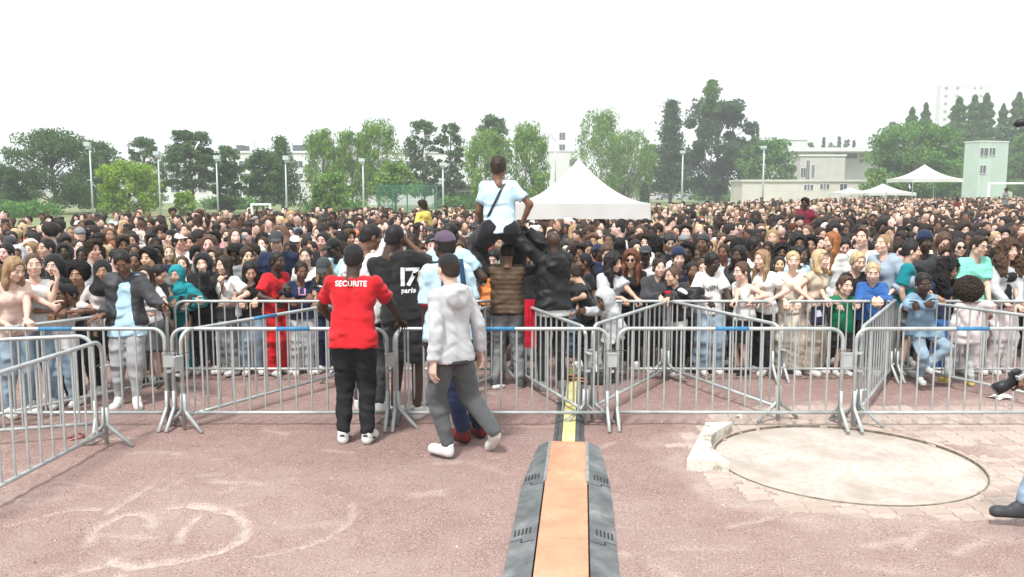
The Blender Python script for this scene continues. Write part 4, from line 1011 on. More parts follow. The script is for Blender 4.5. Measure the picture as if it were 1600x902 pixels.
# the carrier, the man on his shoulders, the one who steadies him
dc = 11.05
r, J, HM, tp = person('man in a brown quilted vest and dark grey jeans carrying another man on his shoulders', 793, 396, dc+.05, t=178, skin='b', hair='buzz', hc='k', top='black', bottom='grey', shoe='dgrey',
    tk=dict(sleeve=1.9, t=.012), bk=dict(mat='denim', t=.020, loose=1.0), over=dict(c='brown', name='quilted_vest', sleeve=0, openf=0, t=.034, hem=-.045, stripes=.062, wr=.002, mat='nylon'),
    pose=dict(w=1.12, stance=.15, lfy=.2, rfy=-.2, le=(-1, 0, 0), re=(1, 0, 0)), hands_px=dict(la=(752, 420, -.20), ra=(836, 425, -.20)), head=(0, 25, 0))
carrier_top = J['neck'].copy(); cr = r
W = r.location
r, J, HM, tp = person('man in light blue T-shirt with black strap sitting on another man\'s shoulders', 779, 262, dc-.10, t=182, H=2.0, skin='b', hair='crop', hc='n', top='sky', bottom='black', shoe='black',
    tk=dict(sleeve=.66, t=.012, hem=-.07, wr=.007), bk=dict(t=.050, kind='trousers', loose=1.4), pose=dict(w=.98, pelvis=(0, 0, .95), lf=(-.22, .20, .30), rf=(.20, .34, .30), lk=(-.35, .9, .1), rk=(.35, .9, .1), hipw=1.1, side=-2, lean=8, le=(-1, -.4, 0), re=(1, -.4, 0)),
    hands_px=dict(la=(756, 362, -.12), ra=(815, 352, .04)), head=(-14, -2, 0))
m = MB(); P = []
bv = BVHTree.FromPolygons([v.co for v in tp.data.vertices], [tuple(p.vertices) for p in tp.data.polygons])
for a in np.linspace(0, 1, 14):
    x = .05-.20*a; z = J['chest'].z+.16-.40*a; h = bv.ray_cast(Vector((x, -.8, z)), Vector((0, 1, 0)))
    P.append(Vector((x, (h[0].y if h[0] else -.1)-.004, z)))
for i in range(13):
    a, b = P[i], P[i+1]; n_ = Vector((.022, 0, .011)); m.add([a-n_, a+n_, b+n_, b-n_], [(0, 1, 2, 3)])
o = m.build('shoulder_strap', M_black, r); so = o.modifiers.new('s', 'SOLIDIFY'); so.thickness = .008
r, J, HM, tp = person('bald man in a black hooded jacket reaching up with both arms', 863, 379, dc-.15, t=196, skin='d', hair=None, top='white', bottom='black', shoe='grey',
    tk=dict(sleeve=.3, t=.004, hem=-.13, loose=1, wr=.001), bk=dict(t=.012, loose=1.0), over=dict(c='black', name='hooded_jacket', sleeve=1.93, openf=0, t=.030, hem=-.05, hoodn=True, mat='nylon', wr=.006),
    pose=dict(w=.95, stance=.11, shrug=.03, le=(-.4, -.5, -.8), re=(-.2, -.2, -1)), hand=('fist', 'grip'), hands_px=dict(la=(789, 346, .06), ra=(819, 356, -.02)), head=(8, 0, 0), anchor='the black hooded jacket')
red = plain('red_cloth', (.50, .008, .03), .8, .3); m = MB()
for k in range(7):
    x0 = (k-3.5)*.022; m.add([(x0, .012*(k % 2), 0), (x0+.022, .012*((k+1) % 2), 0), (x0+.024, .012*((k+1) % 2)+.02, -.62), (x0+.002, .012*(k % 2)+.02, -.62)], [(0, 1, 2, 3)])
o = m.build('red_cloth', red, None, label='red cloth hanging between the grey jeans and the black hooded jacket', cat='cloth'); o.location = D(829, 468, dc-.22); s_ = o.modifiers.new('s', 'SOLIDIFY'); s_.thickness = .008
# the man in the dark jacket on the left
d9 = U(200, 634).y
r, J, HM, tp = person('man in a dark open jacket and grey joggers looking down between barriers at left', 191, 410, d9, t=12, skin='b', hair='braids', hc='k', top='lblue', bottom='midgrey', shoe='white',
    tk=dict(sleeve=.5, t=.014, hem=-.17, wr=.004), bk=dict(t=.022, loose=1.4, taper=.2), over=dict(c='charcoal', t=.028, openf=.125, sleeve=1.95, hem=-.05, mat='nylon', wr=.006), hand=('relax', 'relax'), palm=(None, (0, 0, -1, .9, .5, -.3)),
    hands_px=dict(ra=(160, 492, .12), la=(256, 481, .10), lf=(214, 630, .06), rf=(186, 628, .0)), pose=dict(lfy=.3, rfy=-.1, re=(-.2, -1, .2), le=(.1, -.6, -.6)), head=(4, 30, 4), anchor='the man in the dark open jacket')
r, J, HM, tp = person('small child in a faded denim jacket resting folded arms on the slanting barrier', 1443, 443, 11.0, t=0, skin='d', hair='buzz', hc='k', top='denimblue', bottom='ljeans', shoe='lgrey', kid=1.12,
    tk=dict(name='denim_jacket', sleeve=1.92, t=.026, hem=-.12, mat='denim', wr=.006), bk=dict(t=.016, mat='denim'), hand=('fist', 'fist'), hands_px=dict(ra=(1446, 476, .27), la=(1438, 479, .24), rf=(1437, 590, 0), lf=(1446, 572, .05)), pose=dict(lk=(-.9, .7, .2), re=(1, -.1, -.2), le=(-1, -.1, -.2)), head=(-6, 12, 6), anchor='the child in the denim jacket')
r, J, HM, tp = person('curly haired child in white top and pale leggings with back turned between barriers', 1511, 455, 11.1, t=185, fem=True, skin='t', hair='bigafro', hc='n', top='pale', bottom='lgrey', shoe='yellow', kid=1.1,
    tk=dict(name='pale_top', sleeve=1.9, t=.020, hem=-.18), bk=dict(kind='leggings', t=.020), hands_px=dict(lf=(1481, 592, -.05), rf=(1518, 596, 0), ra=(1548, 488, .1)), pose=dict(hipw=1.2), head=(0, 0, 0), anchor='the curly haired child')
r, J, HM, tp = person('child with a pale grey hood up leaning at the corner of the slanting barriers', 944, 469, 11.25, t=-60, skin='b', hair='buzz', hc='k', top='lgrey', bottom='charcoal', shoe='black', kid=1.12, tk=dict(name='hoodie', sleeve=1.93, t=.03, hem=-.1, mat='knit'), bk=dict(t=.016), hat=('hood', 'lgrey'), hands_px=dict(ra=(912, 486, .1)), pose=dict(lean=12), head=(0, 18, 0), anchor='the child in the pale grey hood')
# the photographer at the right edge
dp = U(1585, 832).y
r, J, HM, tp = person('photographer in black top and pale jeans holding a camera at the right edge', 1722, 300, dp, t=-92, skin='b', hair='short', hc='k', top='black', bottom='ljeans', shoe='charcoal', soled=True,
    tk=dict(sleeve=.8, t=.03, hem=-.2), bk=dict(t=.02, mat='denim'), H=1.82, hand=('grip', 'grip'), palm=((0, 0, -1, 0, 1, 0), (0, 0, -1, 0, 1, 0)), pose=dict(w=1.1, la=(-.10, .44, 1.18), ra=(.10, .44, 1.15), le=(-.3, -.3, -1), re=(.3, -.3, -1), lf=(-.1, .22, .085), rf=(.1, .42, .085)))
r.location.z = 0
for q in 'l':
    w_, e_ = J[q+'wr'], J[q+'el']; m = MB(); m.tube([w_+(e_-w_)*.04, w_+(e_-w_)*.16], .034, 12); m.build('red_wristband', plain('red_band', (.6, .02, .03), .5), r, True)
Wc = r.matrix_basis@Vector((.0, .53, 1.17)); cm = MB(); cm.box((-.07, -.04, -.045), (.07, .035, .05)); cm.box((-.03, -.03, .05), (.03, .03, .075)); co = cm.build('camera', M_black, None, bevel=.01, label='black camera with a thick lens held at the right edge by the photographer', cat='camera')
co.location = Wc; co.rotation_euler = (math.radians(-25), 0, math.radians(92)); m = MB(); m.tube([(0, .03, 0), (0, .10, 0), (0, .11, 0), (0, .19, 0)], [.036, .036, .044, .046], 20); m.build('lens', M_black, co, True)
m = MB(); m.tube([(0, .191, 0), (0, .1925, 0)], .038, 20); m.build('lens_glass', M_glass, co, True); m = MB(); m.box((-.072, -.042, .012), (-.03, .037, .05)); m.build('grip', plain('silver', (.5, .5, .5), .4, .1, 5, .3), co, bevel=.005)

# ---------------------------------------------------------------- front rank of the crowd
gp = dict(hand=('grip', 'grip'), palm=((0, 0, -1, 0, 1, -.4), (0, 0, -1, 0, 1, -.4)))
def lean_on(x, w=16, y=466, dz=.30): return dict(ra=(x-w, y, dz), la=(x+w, y, dz))
Fp = person
FR = []
def FR_(label, x, y, t, fem, skin, hair, hc, top, bottom, back=.32, **k):
    d = rail(x)+back; k.setdefault('hands_px', lean_on(x, y=466 if x > 262 else 466+(262-x)*.11)); k.setdefault('hand', gp['hand']); k.setdefault('palm', gp['palm'])
    k.setdefault('pose', {}); k['pose'].setdefault('lean', 5)
    return person(label, x, y, d, t, fem, skin, hair, hc, top, bottom, **k)
r, J, HM, tp = FR_('woman with very long light brown hair in a peach top at the left edge', 23, 421, 55, True, 'p', 'verylong', 'g', 'peach', 'ljeans', back=.30, anchor='the long haired woman at the left edge', head=(10, 18, 0), hands_px=dict(ra=(12, 508, .25), la=(42, 503, .25)), tk=dict(sleeve=.5))
r, J, HM, tp = FR_('laughing woman in a white sleeveless top with one hand raised', 53, 415, 22, True, 'p', 'tied', 'm', 'white', 'ljeans', back=.45, anchor='the woman in the white sleeveless top', hands_px=dict(la=(88, 444, .1), ra=(80, 478, .25)), tk=dict(sleeve=0, hem=-.05), head=(10, -6, 0), bk=dict(mat='denim'), hand=('relax', 'fist'), palm=(None, None), pose=dict(le=(.3, -.2, -1)))
FR_('person with a black hood around a pale face, black clothes, beside the woman in white', 84, 416, 5, True, 'p', 'tied', 'k', 'black', 'black', back=.85, hat=('hijab', 'black'), tk=dict(sleeve=1.95, t=.028), anchor='the black hooded pale face', hands_px={}, pose=dict())
FR_('small child in a white T-shirt with arms folded on the rail, left of two', 91, 461, 10, False, 'b', 'buzz', 'k', 'white', 'ljeans', back=.28, kid=1.15, hands_px=dict(ra=(84, 488, .18), la=(98, 488, .18)))
FR_('small child in a navy top, arms folded on the rail, right of two', 105, 462, -8, False, 'b', 'buzz', 'k', 'navy', 'black', back=.34, kid=1.15, hands_px=dict(ra=(100, 488, .24), la=(122, 486, .2)))
FR_('boy with a dark afro and brown top peering over a shoulder', 121, 430, 8, False, 't', 'afro', 'k', 'brown', 'black', back=.7, hands_px={}, kid=1.05, anchor='the boy with the dark afro')
FR_('woman in a long black headscarf over a grey pink sleeved top', 160, 424, 20, True, 't', 'tied', 'k', 'pale', 'black', back=.5, hat=('hijab', 'black'), tk=dict(sleeve=1.95), hands_px=dict(ra=(140, 480, .2)))
FR_('smiling girl with dark shoulder hair in a white T-shirt and grey shorts', 227, 431, 5, True, 'p', 'bob', 'n', 'white', 'dgrey', back=.5, bk=dict(kind='shorts', t=.03), anchor='the smiling girl in white', shoe='black', hands_px=dict(ra=(222, 480, .3), la=(240, 482, .3)))
FR_('person with slicked black hair bent towards the woman in the teal headscarf', 249, 429, 60, False, 'l', 'lowbun', 'k', 'charcoal', 'black', back=.62, head=(10, 25, 0), hands_px={}, bk=dict(kind='shorts', t=.03))
r, J, HM, tp = FR_('smiling woman in a teal headscarf and shawl looking up from her phone', 276, 430, -4, True, 'l', 'tied', 'k', 'turq', 'teal', back=.32, hat=('hijab', 'turq'), tk=dict(name='shawl', sleeve=1.7, t=.05, hem=.12, flare=.05), bk=dict(kind='longskirt', ztop=.14), hands_px=dict(ra=(272, 470, .22), la=(292, 474, .20)), anchor='the teal headscarf', kid=1.02, pose=dict(w=1.1))
phone('white phone held by the woman in the teal headscarf', r, J, 'l')
FR_('person in a black hoodie with the hood up holding a hand before the face', 317, 413, 5, False, 'p', 'short', 'n', 'black', 'black', back=.42, hat=('bighood', 'black'), tk=dict(name='hoodie', sleeve=1.95, t=.035, mat='knit'), hands_px=dict(la=(319, 424, .28), ra=(306, 470, .25)), hand=('fist', 'relax'), palm=(None, None), pose=dict(w=1.08, le=(.3, .1, -1)), anchor='the black hoodie')
r, J, HM, tp = FR_('woman with dark shoulder length hair in a white T-shirt holding a hand to her chin', 350, 415, -38, True, 'p', 'bob', 'n', 'white', 'grey', back=.36, hands_px=dict(ra=(345, 440, .25), la=(362, 472, .22)), hand=('relax', 'fist'), palm=(None, None), pose=dict(re=(-.4, 0, -1)), tk=dict(sleeve=.7, t=.022), bk=dict(kind='wide'), head=(0, 0, 0), anchor='the woman in white with dark shoulder hair')
b_ = MB(); b_.box((-.13, -.05, -.10), (.13, .05, .10)); o = b_.build('handbag', plain('dark_bag', (.03, .035, .035), .6, .3, 8), None, bevel=.03, label='dark handbag hanging on the rail below the woman in the white T-shirt', cat='handbag'); o.location = D(352, 490, rail(350)+.12)
m = MB(); m.tube([(-.12, 0, .09), (-.05, .02, .30), (.02, .05, .55)], .008, 6); m.build('strap', M_black, o, True)
r, J, HM, tp = FR_('woman with black hair in a tight black T-shirt looking down at her hands', 391, 424, 18, True, 'l', 'long', 'k', 'black', 'ljeans', back=.34, tk=dict(sleeve=.55, t=.010), hands_px=dict(ra=(378, 471, .28), la=(398, 470, .30)), head=(6, 22, 4), bk=dict(mat='denim', kind='wide'), anchor='the woman in the tight black T-shirt')
FR_('boy in a red football shirt and long red trousers holding a phone near his face', 434, 409, 55, False, 'd', 'buzz', 'k', 'red', 'red', back=.36, kid=1.04, hands_px=dict(la=(444, 446, .2), ra=(432, 470, .26)), tk=dict(sleeve=.7, t=.022), bk=dict(kind='wide', t=.02), anchor='the boy in red')
r, J, HM, tp = FR_('girl with tied hair in a navy QATAR shirt and grey joggers', 471, 424, 20, True, 'b', 'tied', 'k', 'navy', 'lgrey', back=.34, kid=1.05, tk=dict(sleeve=.7, t=.022, hem=-.06), bk=dict(t=.026), head=(6, 8, 0), hands_px=dict(ra=(458, 468, .26), la=(484, 462, .20)), anchor='the girl in the navy QATAR shirt')
zc = J['chest'].z; text_on(tp, 'QATAR', .0, zc-.12, .070, False, bold=.03); patch_on(tp, ((-.05, zc-.02), (.05, zc-.02), (.05, zc+.09), (-.05, zc+.09)), False, plain('pink_print', (.55, .30, .42), .7, .5, 60), 'crest_print'); patch_on(tp, ((-.03, zc-.0), (.03, zc-.0), (.03, zc+.07), (-.03, zc+.07)), False, plain('navy_print', (.02, .03, .08), .7), 'emblem', .005)
r, J, HM, tp = FR_('boy with a dark cap over fair wavy hair in a black T-shirt looking down', 506, 420, -5, False, 't', 'bob', 'g', 'black', 'navy', back=.40, hat=('cap', 'charcoal'), kid=1.04, head=(6, 26, 0), hands_px=dict(ra=(493, 474, .30)), tk=dict(sleeve=.75, t=.02), anchor='the capped boy with wavy hair')
zc = J['chest'].z; patch_on(tp, ((.02, zc+.03), (.07, zc+.055), (.075, zc+.07), (.02, zc+.045)), False, M_white, 'logo', n=3)
FR_('pale girl with dark hair tied back in a white T-shirt behind the girl in navy', 478, 401, 0, True, 'p', 'tied', 'n', 'white', 'black', back=.85, hands_px={})
FR_('tall man in a gold lettered black cap and light blue shirt bending to the left', 521, 388, -35, False, 'd', 'buzz', 'k', 'lblue', 'black', back=.9, hat=('cap', 'black'), hands_px={}, head=(0, 15, 0), anchor='the gold lettered cap')
FR_('person under a black cap in a navy tracksuit with white sleeve stripes', 432, 378, 10, False, 'p', 'short', 'n', 'navy', 'navy', back=1.0, hat=('cap', 'charcoal'), tk=dict(name='tracksuit_top', sleeve=1.95, t=.03), hands_px={}, head=(0, 10, 0), pose=dict(w=1.12))
# behind and right of the carried man
FR_('person in a black ribbed T-shirt leaning far over to the left, face turned away', 893, 428, -110, False, 'l', 'short', 'n', 'black', 'black', back=.34, hands_px=dict(ra=(900, 488, .25), la=(890, 470, .3)), pose=dict(lean=24, w=1.15), head=(0, 20, 0), tk=dict(sleeve=.8, t=.02))
FR_('woman with a black durag in profile to the left and a white collar', 912, 410, -80, True, 'b', 'tied', 'k', 'black', 'black', back=.8, hat=('durag', 'black'), hands_px={}, anchor='the black durag')
r, J, HM, tp = FR_('woman with long black wavy hair in a grey T-shirt and long white skirt', 959, 411, 40, True, 'l', 'wavy', 'k', 'lgrey', 'white', back=.34, tk=dict(sleeve=.75, t=.024), hands_px=dict(ra=(972, 466, .30), la=(996, 468, .28)), bk=dict(kind='longskirt'), head=(10, 5, 0), anchor='the woman with long black wavy hair')
FR_('woman in brown sunglasses with auburn hair and a black jacket', 986, 406, -15, True, 'l', 'wavy', 'r', 'black', 'black', back=.75, tk=dict(sleeve=1.95), hands_px={}, anchor='the woman in sunglasses with auburn hair')
glasses(bpy.data.objects[[o.name for o in COL.objects if o.name.startswith('person')][-1]], skel(1)['HR'].to_4x4()) if 0 else None
def last_glasses(rr, dark=True): glasses(rr[0], rr[2], dark)
r, J, HM, tp = FR_('person in black hoodie with a messy bun beside the child in leather jacket', 1030, 418, 8, True, 'p', 'topbun', 'n', 'charcoal', 'black', back=.36, tk=dict(name='hoodie', sleeve=1.95, t=.030, hoodn=True), hands_px=dict(ra=(1032, 464, .28), la=(1046, 460, .26)), pose=dict(w=1.12, lean=8), anchor='the person with the messy bun')
r, J, HM, tp = FR_('child with a low bun in a black leather jacket looking left over the rail', 1051, 432, -62, True, 'l', 'lowbun', 'm', 'white', 'black', back=.30, kid=1.1, over=dict(c='black', name='leather_jacket', mat='nylon', openf=0, t=.03, hem=-.02), tk=dict(sleeve=.5, hem=-.12), hands_px=dict(ra=(1044, 466, .30), la=(1078, 470, .22)), anchor='the child in the leather jacket')
m = MB(); m.box((-.04, -.015, -.02), (.04, .015, .02)); o = m.build('red_purse', red, None, bevel=.008, label='small red purse held over the rail next to the child in leather jacket', cat='purse'); o.location = D(1043, 457, FARY+.02)
FR_('boy in a navy beanie behind the child in the leather jacket', 1060, 404, 0, False, 'p', 'short', 'n', 'navy', 'black', back=.9, hat=('beanie', 'navy'), hands_px={}, anchor='the navy beanie')
FR_('girl with orange and yellow hair ties in a dark jacket, hand at chin', 1082, 424, 5, True, 'b', 'tied', 'k', 'charcoal', 'black', back=.62, kid=1.08, hands_px=dict(la=(1094, 446, .25)), tk=dict(sleeve=1.9))
for dx in (-.05, .05):
    m = MB(); m.tube([(dx, .02+.02*math.cos(a), .11+.02*math.sin(a)) for a in np.linspace(0, 6.28, 10)], .014, 6); o = m.build('hair_tie', plain('orange_tie', (.8, .38, .02), .6), bpy.data.objects[0] if 0 else None); 
    rr = [q for q in COL.objects if q.get('label', '').startswith('girl with orange')][0]; o.parent = rr; hh = [c_ for c_ in rr.children if c_.name.startswith('hair')][0]; o.matrix_local = hh.matrix_local
FR_('pale girl with brown hair between the orange hair ties and the lettered shirt', 1098, 420, -8, True, 'p', 'long', 'm', 'pink', 'black', back=.9, hands_px={}, kid=1.06)
r, J, HM, tp = FR_('boy in a white T-shirt with slanted black lettering and light jeans', 1114, 410, 18, False, 'd', 'short', 'k', 'white', 'ljeans', back=.36, tk=dict(sleeve=.85, t=.026), bk=dict(mat='denim', t=.03, kind='wide'), hands_px=dict(ra=(1106, 468, .30), la=(1140, 468, .28)), head=(8, 14, 8), anchor='the lettered white shirt')
zc = J['chest'].z; text_on(tp, 'VEIN', .02, zc-.07, .088, False, mat=plain('dark_print', (.03, .03, .04), .7), bold=.02, rot=math.radians(12))
FR_('boy with short brown hair in a white sleeveless top and black shorts looking left', 1158, 425, -62, False, 'p', 'short', 'm', 'white', 'black', back=.32, kid=1.06, tk=dict(sleeve=0, t=.016), bk=dict(kind='shorts', t=.03), shoe='black', hands_px=dict(ra=(1150, 468, .30), la=(1176, 468, .28)), anchor='the boy in the white sleeveless top')
FR_('woman with very long fair hair in a white T-shirt looking left along the rail', 1190, 406, -58, True, 'p', 'verylong', 'g', 'white', 'black', back=.36, hands_px=dict(ra=(1184, 468, .28), la=(1206, 468, .3)), anchor='the woman with very long fair hair')
FR_('dark woman with straight black shoulder hair behind the boy in the sleeveless top', 1154, 400, -40, True, 'd', 'bob', 'k', 'charcoal', 'black', back=.95, hands_px={}, kid=1.06)
FR_('woman with a blond bun in a cream knitted top and wide cream trousers', 1239, 408, -12, True, 'p', 'bun', 'y', 'cream', 'cream', back=.34, tk=dict(sleeve=.3, t=.014, mat='knit'), bk=dict(kind='wide', t=.02), hands_px=dict(ra=(1228, 472, .30), la=(1246, 472, .30)), anchor='the woman with the blond bun')
r, J, HM, tp = FR_('woman with sunglasses on her fair hair and a beige top, open mouthed, looking right', 1283, 406, 42, True, 'p', 'bob', 'y', 'beige', 'beige', back=.36, tk=dict(sleeve=.3, t=.014), bk=dict(kind='wide', t=.02), hands_px=dict(ra=(1266, 468, .28), la=(1290, 466, .28)), anchor='the open mouthed fair woman in beige')
g_ = MB(); [g_.tube([(s*.031, .085, .088), (s*.031, .088, .094)], .02, 10) for s in (-1, 1)]; g_.tube([(-.07, .03, .085), (-.04, .08, .092), (.04, .08, .092), (.07, .03, .085)], .004, 6); o = g_.build('sunglasses', M_glass, r); o.matrix_local = HM
m = MB(); m.box((-.10, -.03, -.16), (.10, .03, .10)); o = m.build('navy_jacket', plain('navy_cloth', (.015, .02, .05), .8), None, bevel=.03, label='navy jacket with a small flag print hung over the rail below the woman in beige', cat='jacket'); o.location = D(1278, 490, FARY+.05)
m = MB(); m.add([(-.05, -.034, -.05), (.05, -.034, -.03), (.02, -.034, .05), (-.03, -.034, .05)], [(0, 1, 2, 3)]); m.build('flag_print', plain('flag_print', (.5, .5, .6), .7), o)
r, J, HM, tp = FR_('young boy in a green T-shirt and patterned black shorts gripping the rail at chin height', 1321, 447, 12, False, 'p', 'crop', 'm', 'green', 'black', back=.30, kid=1.12, hands_px=dict(ra=(1308, 474, .22), la=(1336, 472, .22)), bk=dict(kind='shorts', t=.03), tk=dict(sleeve=.7, t=.022, hem=-.12), pose=dict(lean=2), anchor='the boy in green')
m = MB(); rr_ = random.Random(3)
for k in range(26):
    a = rr_.uniform(.3, 2.8); z = J['pel'].z-rr_.uniform(.12, .36)*J['s']; s_ = rr_.uniform(.01, .02); q = Vector((.19*J['s']*math.cos(a), .16*J['s']*math.sin(a), z)); m.add([q+Vector((-s_, 0, -s_)), q+Vector((s_, 0, -s_*.5)), q+Vector((s_*.3, 0, s_))], [(0, 1, 2)])
FR_('fair haired boy in a black top just behind the blond toddler', 1341, 409, 8, False, 'p', 'short', 'y', 'black', 'black', back=.55, hands_px={}, kid=1.03, head=(0, 10, 0), anchor='the fair boy in black')
FR_('toddler with hardly any blond hair in a bright blue sweater, hands clasped over the rail', 1364, 426, -12, False, 'p', 'buzz', 'y', 'blue', 'navy', back=.24, kid=1.12, tk=dict(name='sweater', sleeve=1.93, t=.024), hands_px=dict(ra=(1366, 467, .24), la=(1374, 467, .24)), head=(-8, 10, 0), anchor='the toddler in the blue sweater')
FR_('fair woman in a blue grey hoodie looking up to the left', 1380, 382, -62, True, 'p', 'tied', 'g', 'bluegrey', 'lgrey', back=.50, tk=dict(name='hoodie', sleeve=1.8, t=.035, hoodn=True, mat='knit'), hands_px=dict(la=(1392, 456, .3)), head=(0, -10, 0), anchor='the blue grey hoodie')
FR_('young man with swept up brown hair in a white T-shirt looking up', 1348, 372, -45, False, 'p', 'quiff', 'm', 'white', 'black', back=1.15, hands_px={}, head=(0, -8, 0))
FR_('young woman with long ginger hair in a white T-shirt, seen from the side', 1299, 378, -70, True, 'p', 'verylong', 'o', 'white', 'black', back=1.05, hands_px={}, head=(-10, 0, 0), anchor='the long ginger hair')
r, J, HM, tp = FR_('man with slick tied hair in a teal and yellow sports shirt looking right', 1425, 393, 68, False, 'l', 'lowbun', 'k', 'teal', 'grey', back=.38, pose=dict(w=1.15), tk=dict(sleeve=.8, t=.024), hands_px=dict(la=(1444, 452, .2)), anchor='the teal and yellow shirt', bk=dict(kind='shorts'))
FR_('man with a cap pushed back and a dark top with a pale green collar', 1445, 379, 5, False, 'd', 'short', 'k', 'charcoal', 'black', back=1.0, hat=('beanie', 'navy'), hands_px={})
FR_('girl with long curly black hair in a long navy dress looking right', 1482, 421, 30, True, 't', 'curlylong', 'k', 'navy', 'blue', back=.34, kid=1.04, hands_px=dict(ra=(1465, 464, .3)), bk=dict(kind='wide'), head=(8, 12, 0), anchor='the girl with long curly black hair')
rr = FR_('woman in large dark sunglasses with dark hair behind the curly haired girl', 1498, 388, -5, True, 'p', 'long', 'n', 'orange', 'black', back=.85, hands_px={}, head=(0, -8, 0)); last_glasses(rr)
rr = FR_('boy with dark hair and glasses in a bright mint T-shirt', 1530, 385, 12, False, 'p', 'crop', 'n', 'mint', 'pale', back=.38, tk=dict(sleeve=.8, t=.024, hem=-.1), bk=dict(kind='wide'), hands_px=dict(la=(1546, 478, .2), ra=(1510, 474, .2)), head=(8, 6, 0), anchor='the mint T-shirt', pose=dict(w=1.08)); last_glasses(rr, False)
FR_('girl with long curly brown hair, dark top and pale cardigan at right', 1577, 392, 8, True, 'p', 'curlylong', 'm', 'black', 'pale', back=.40, over=dict(c='lgrey', name='cardigan', openf=.09, t=.024, sleeve=1.93, mat='knit'), bk=dict(kind='wide'), hands_px=dict(ra=(1572, 474, .25), la=(1590, 480, .2)), anchor='the long curly brown hair at right')
for rr in [o for o in COL.objects if str(o.get('label', '')).startswith('woman in brown sunglasses')]:
    hh = [c_ for c_ in rr.children if c_.name.startswith('hair')][0]; glasses(rr, hh.matrix_local.copy())
# ================================================================ the crowd behind
SHORT = {'the man in the dark open jacket': 'open jacket man', 'the woman with long black wavy hair': 'black wavy hair', 'the woman in sunglasses with auburn hair': 'auburn sunglasses woman', 'the open mouthed fair woman in beige': 'beige top woman',
 'the woman with very long fair hair': 'very long fair hair', 'the boy in the white sleeveless top': 'white sleeveless boy', 'the woman in white with dark shoulder hair': 'chin holding woman', 'the long haired woman at the left edge': 'left edge woman', 'the woman in the white sleeveless top': 'laughing white woman',
 'the woman in the tight black T-shirt': 'tight black T-shirt', 'the girl in the navy QATAR shirt': 'QATAR shirt', 'the girl with long curly black hair': 'navy dress girl', 'the long curly brown hair at right': 'pale cardigan girl', 'the child in the denim jacket': 'denim child', 'the child in the pale grey hood': 'grey hooded child',
 'the toddler in the blue sweater': 'blue sweater toddler', 'the teal and yellow shirt': 'teal sports shirt', 'the capped boy with wavy hair': 'capped wavy boy', 'the person with the messy bun': 'messy bun', 'the child in the leather jacket': 'leather jacket child', 'the woman with the blond bun': 'blond bun', 'the plain light blue shirt': 'plain blue shirt', 'the boy with the dark afro': 'dark afro boy'}
ANCH = [(a[0], a[1], a[2], 'the '+SHORT.get(a[2], a[2][4:])) for a in ANCH]
TB = {}
def template(fem, hv, arms):
    key = (fem, hv, arms)
    if key in TB: return TB[key]
    hd = ((0, 0, 0), (-32, -3, 0), (32, 4, 0), (0, 24, 0), (12, -8, 4))[hv]
    J = skel(1.66 if fem else 1.76, head=hd, w=1. if fem else 1.04, **(dict(la=(-.14, .22, 1.05), ra=(.14, .22, 1.05)) if arms else {}))
    t = dict(J=J, body=body_mesh(J, fem, h=.03), tee=top_mesh(J, fem, h=.026, t=.018, seed=hv), long=top_mesh(J, fem, h=.026, t=.026, sleeve=1.93, seed=hv+5), hoodie=top_mesh(J, fem, h=.026, t=.032, sleeve=1.93, hoodn=True, seed=hv+9), bottom=bottom_mesh(J, h=.03))
    TB[key] = t; return t
HW = {'short': 'short %s hair', 'buzz': 'close cropped %s hair', 'crop': 'cropped %s hair', 'quiff': 'swept up %s hair', 'curly': 'curly %s hair', 'afro': 'a round %s afro', 'bigafro': 'a huge %s afro', 'long': 'long %s hair', 'verylong': 'very long %s hair', 'bob': '%s shoulder hair', 'wavy': 'wavy %s hair', 'curlylong': 'long curly %s hair',
      'tied': 'tied %s hair', 'bun': 'a high %s bun', 'topbun': 'a %s top bun', 'pony': 'a %s ponytail', 'lowbun': 'a low %s bun', 'braids': '%s braids', 'locs': 'short %s locs', 'longlocs': 'long %s locs'}
HCW = {'k': 'black', 'n': 'dark brown', 'm': 'brown', 'g': 'light brown', 'y': 'blond', 'o': 'ginger', 'r': 'auburn', 'w': 'white', 'e': 'grey'}
TW = {'white': 'white', 'cream': 'cream', 'beige': 'beige', 'black': 'black', 'charcoal': 'dark grey', 'navy': 'navy', 'blue': 'blue', 'lblue': 'light blue', 'sky': 'pale blue', 'lgrey': 'pale grey', 'grey': 'grey', 'dgrey': 'dark grey', 'red': 'red', 'maroon': 'maroon', 'peach': 'peach', 'khaki': 'khaki', 'orange': 'orange', 'yellow': 'yellow', 'pink': 'pink', 'green': 'green', 'mint': 'mint', 'brown': 'brown', 'teal': 'teal', 'pale': 'pale', 'bluegrey': 'blue grey'}
LAB = set(); NP = [0]; OCC = []
def where(x, d):
    c = min(ANCH, key=lambda a: abs(a[0]-x)*.02+abs(a[1]-d)*.15); row = int(round((d-FARY)/.62))
    nth = {1: 'second', 2: 'third', 3: 'fourth', 4: 'fifth', 5: 'sixth', 6: 'seventh', 7: 'eighth'}.get(row)
    side = 'just left of' if x < c[0]-9 else 'just right of' if x > c[0]+9 else 'straight behind'
    if nth: return '%s row %s %s' % (nth, side.replace('just ', '').replace('straight ', ''), c[3])
    return ('far back %s %s' if row < 14 else 'very far back %s %s') % (side.replace('just ', '').replace('straight ', ''), c[3])
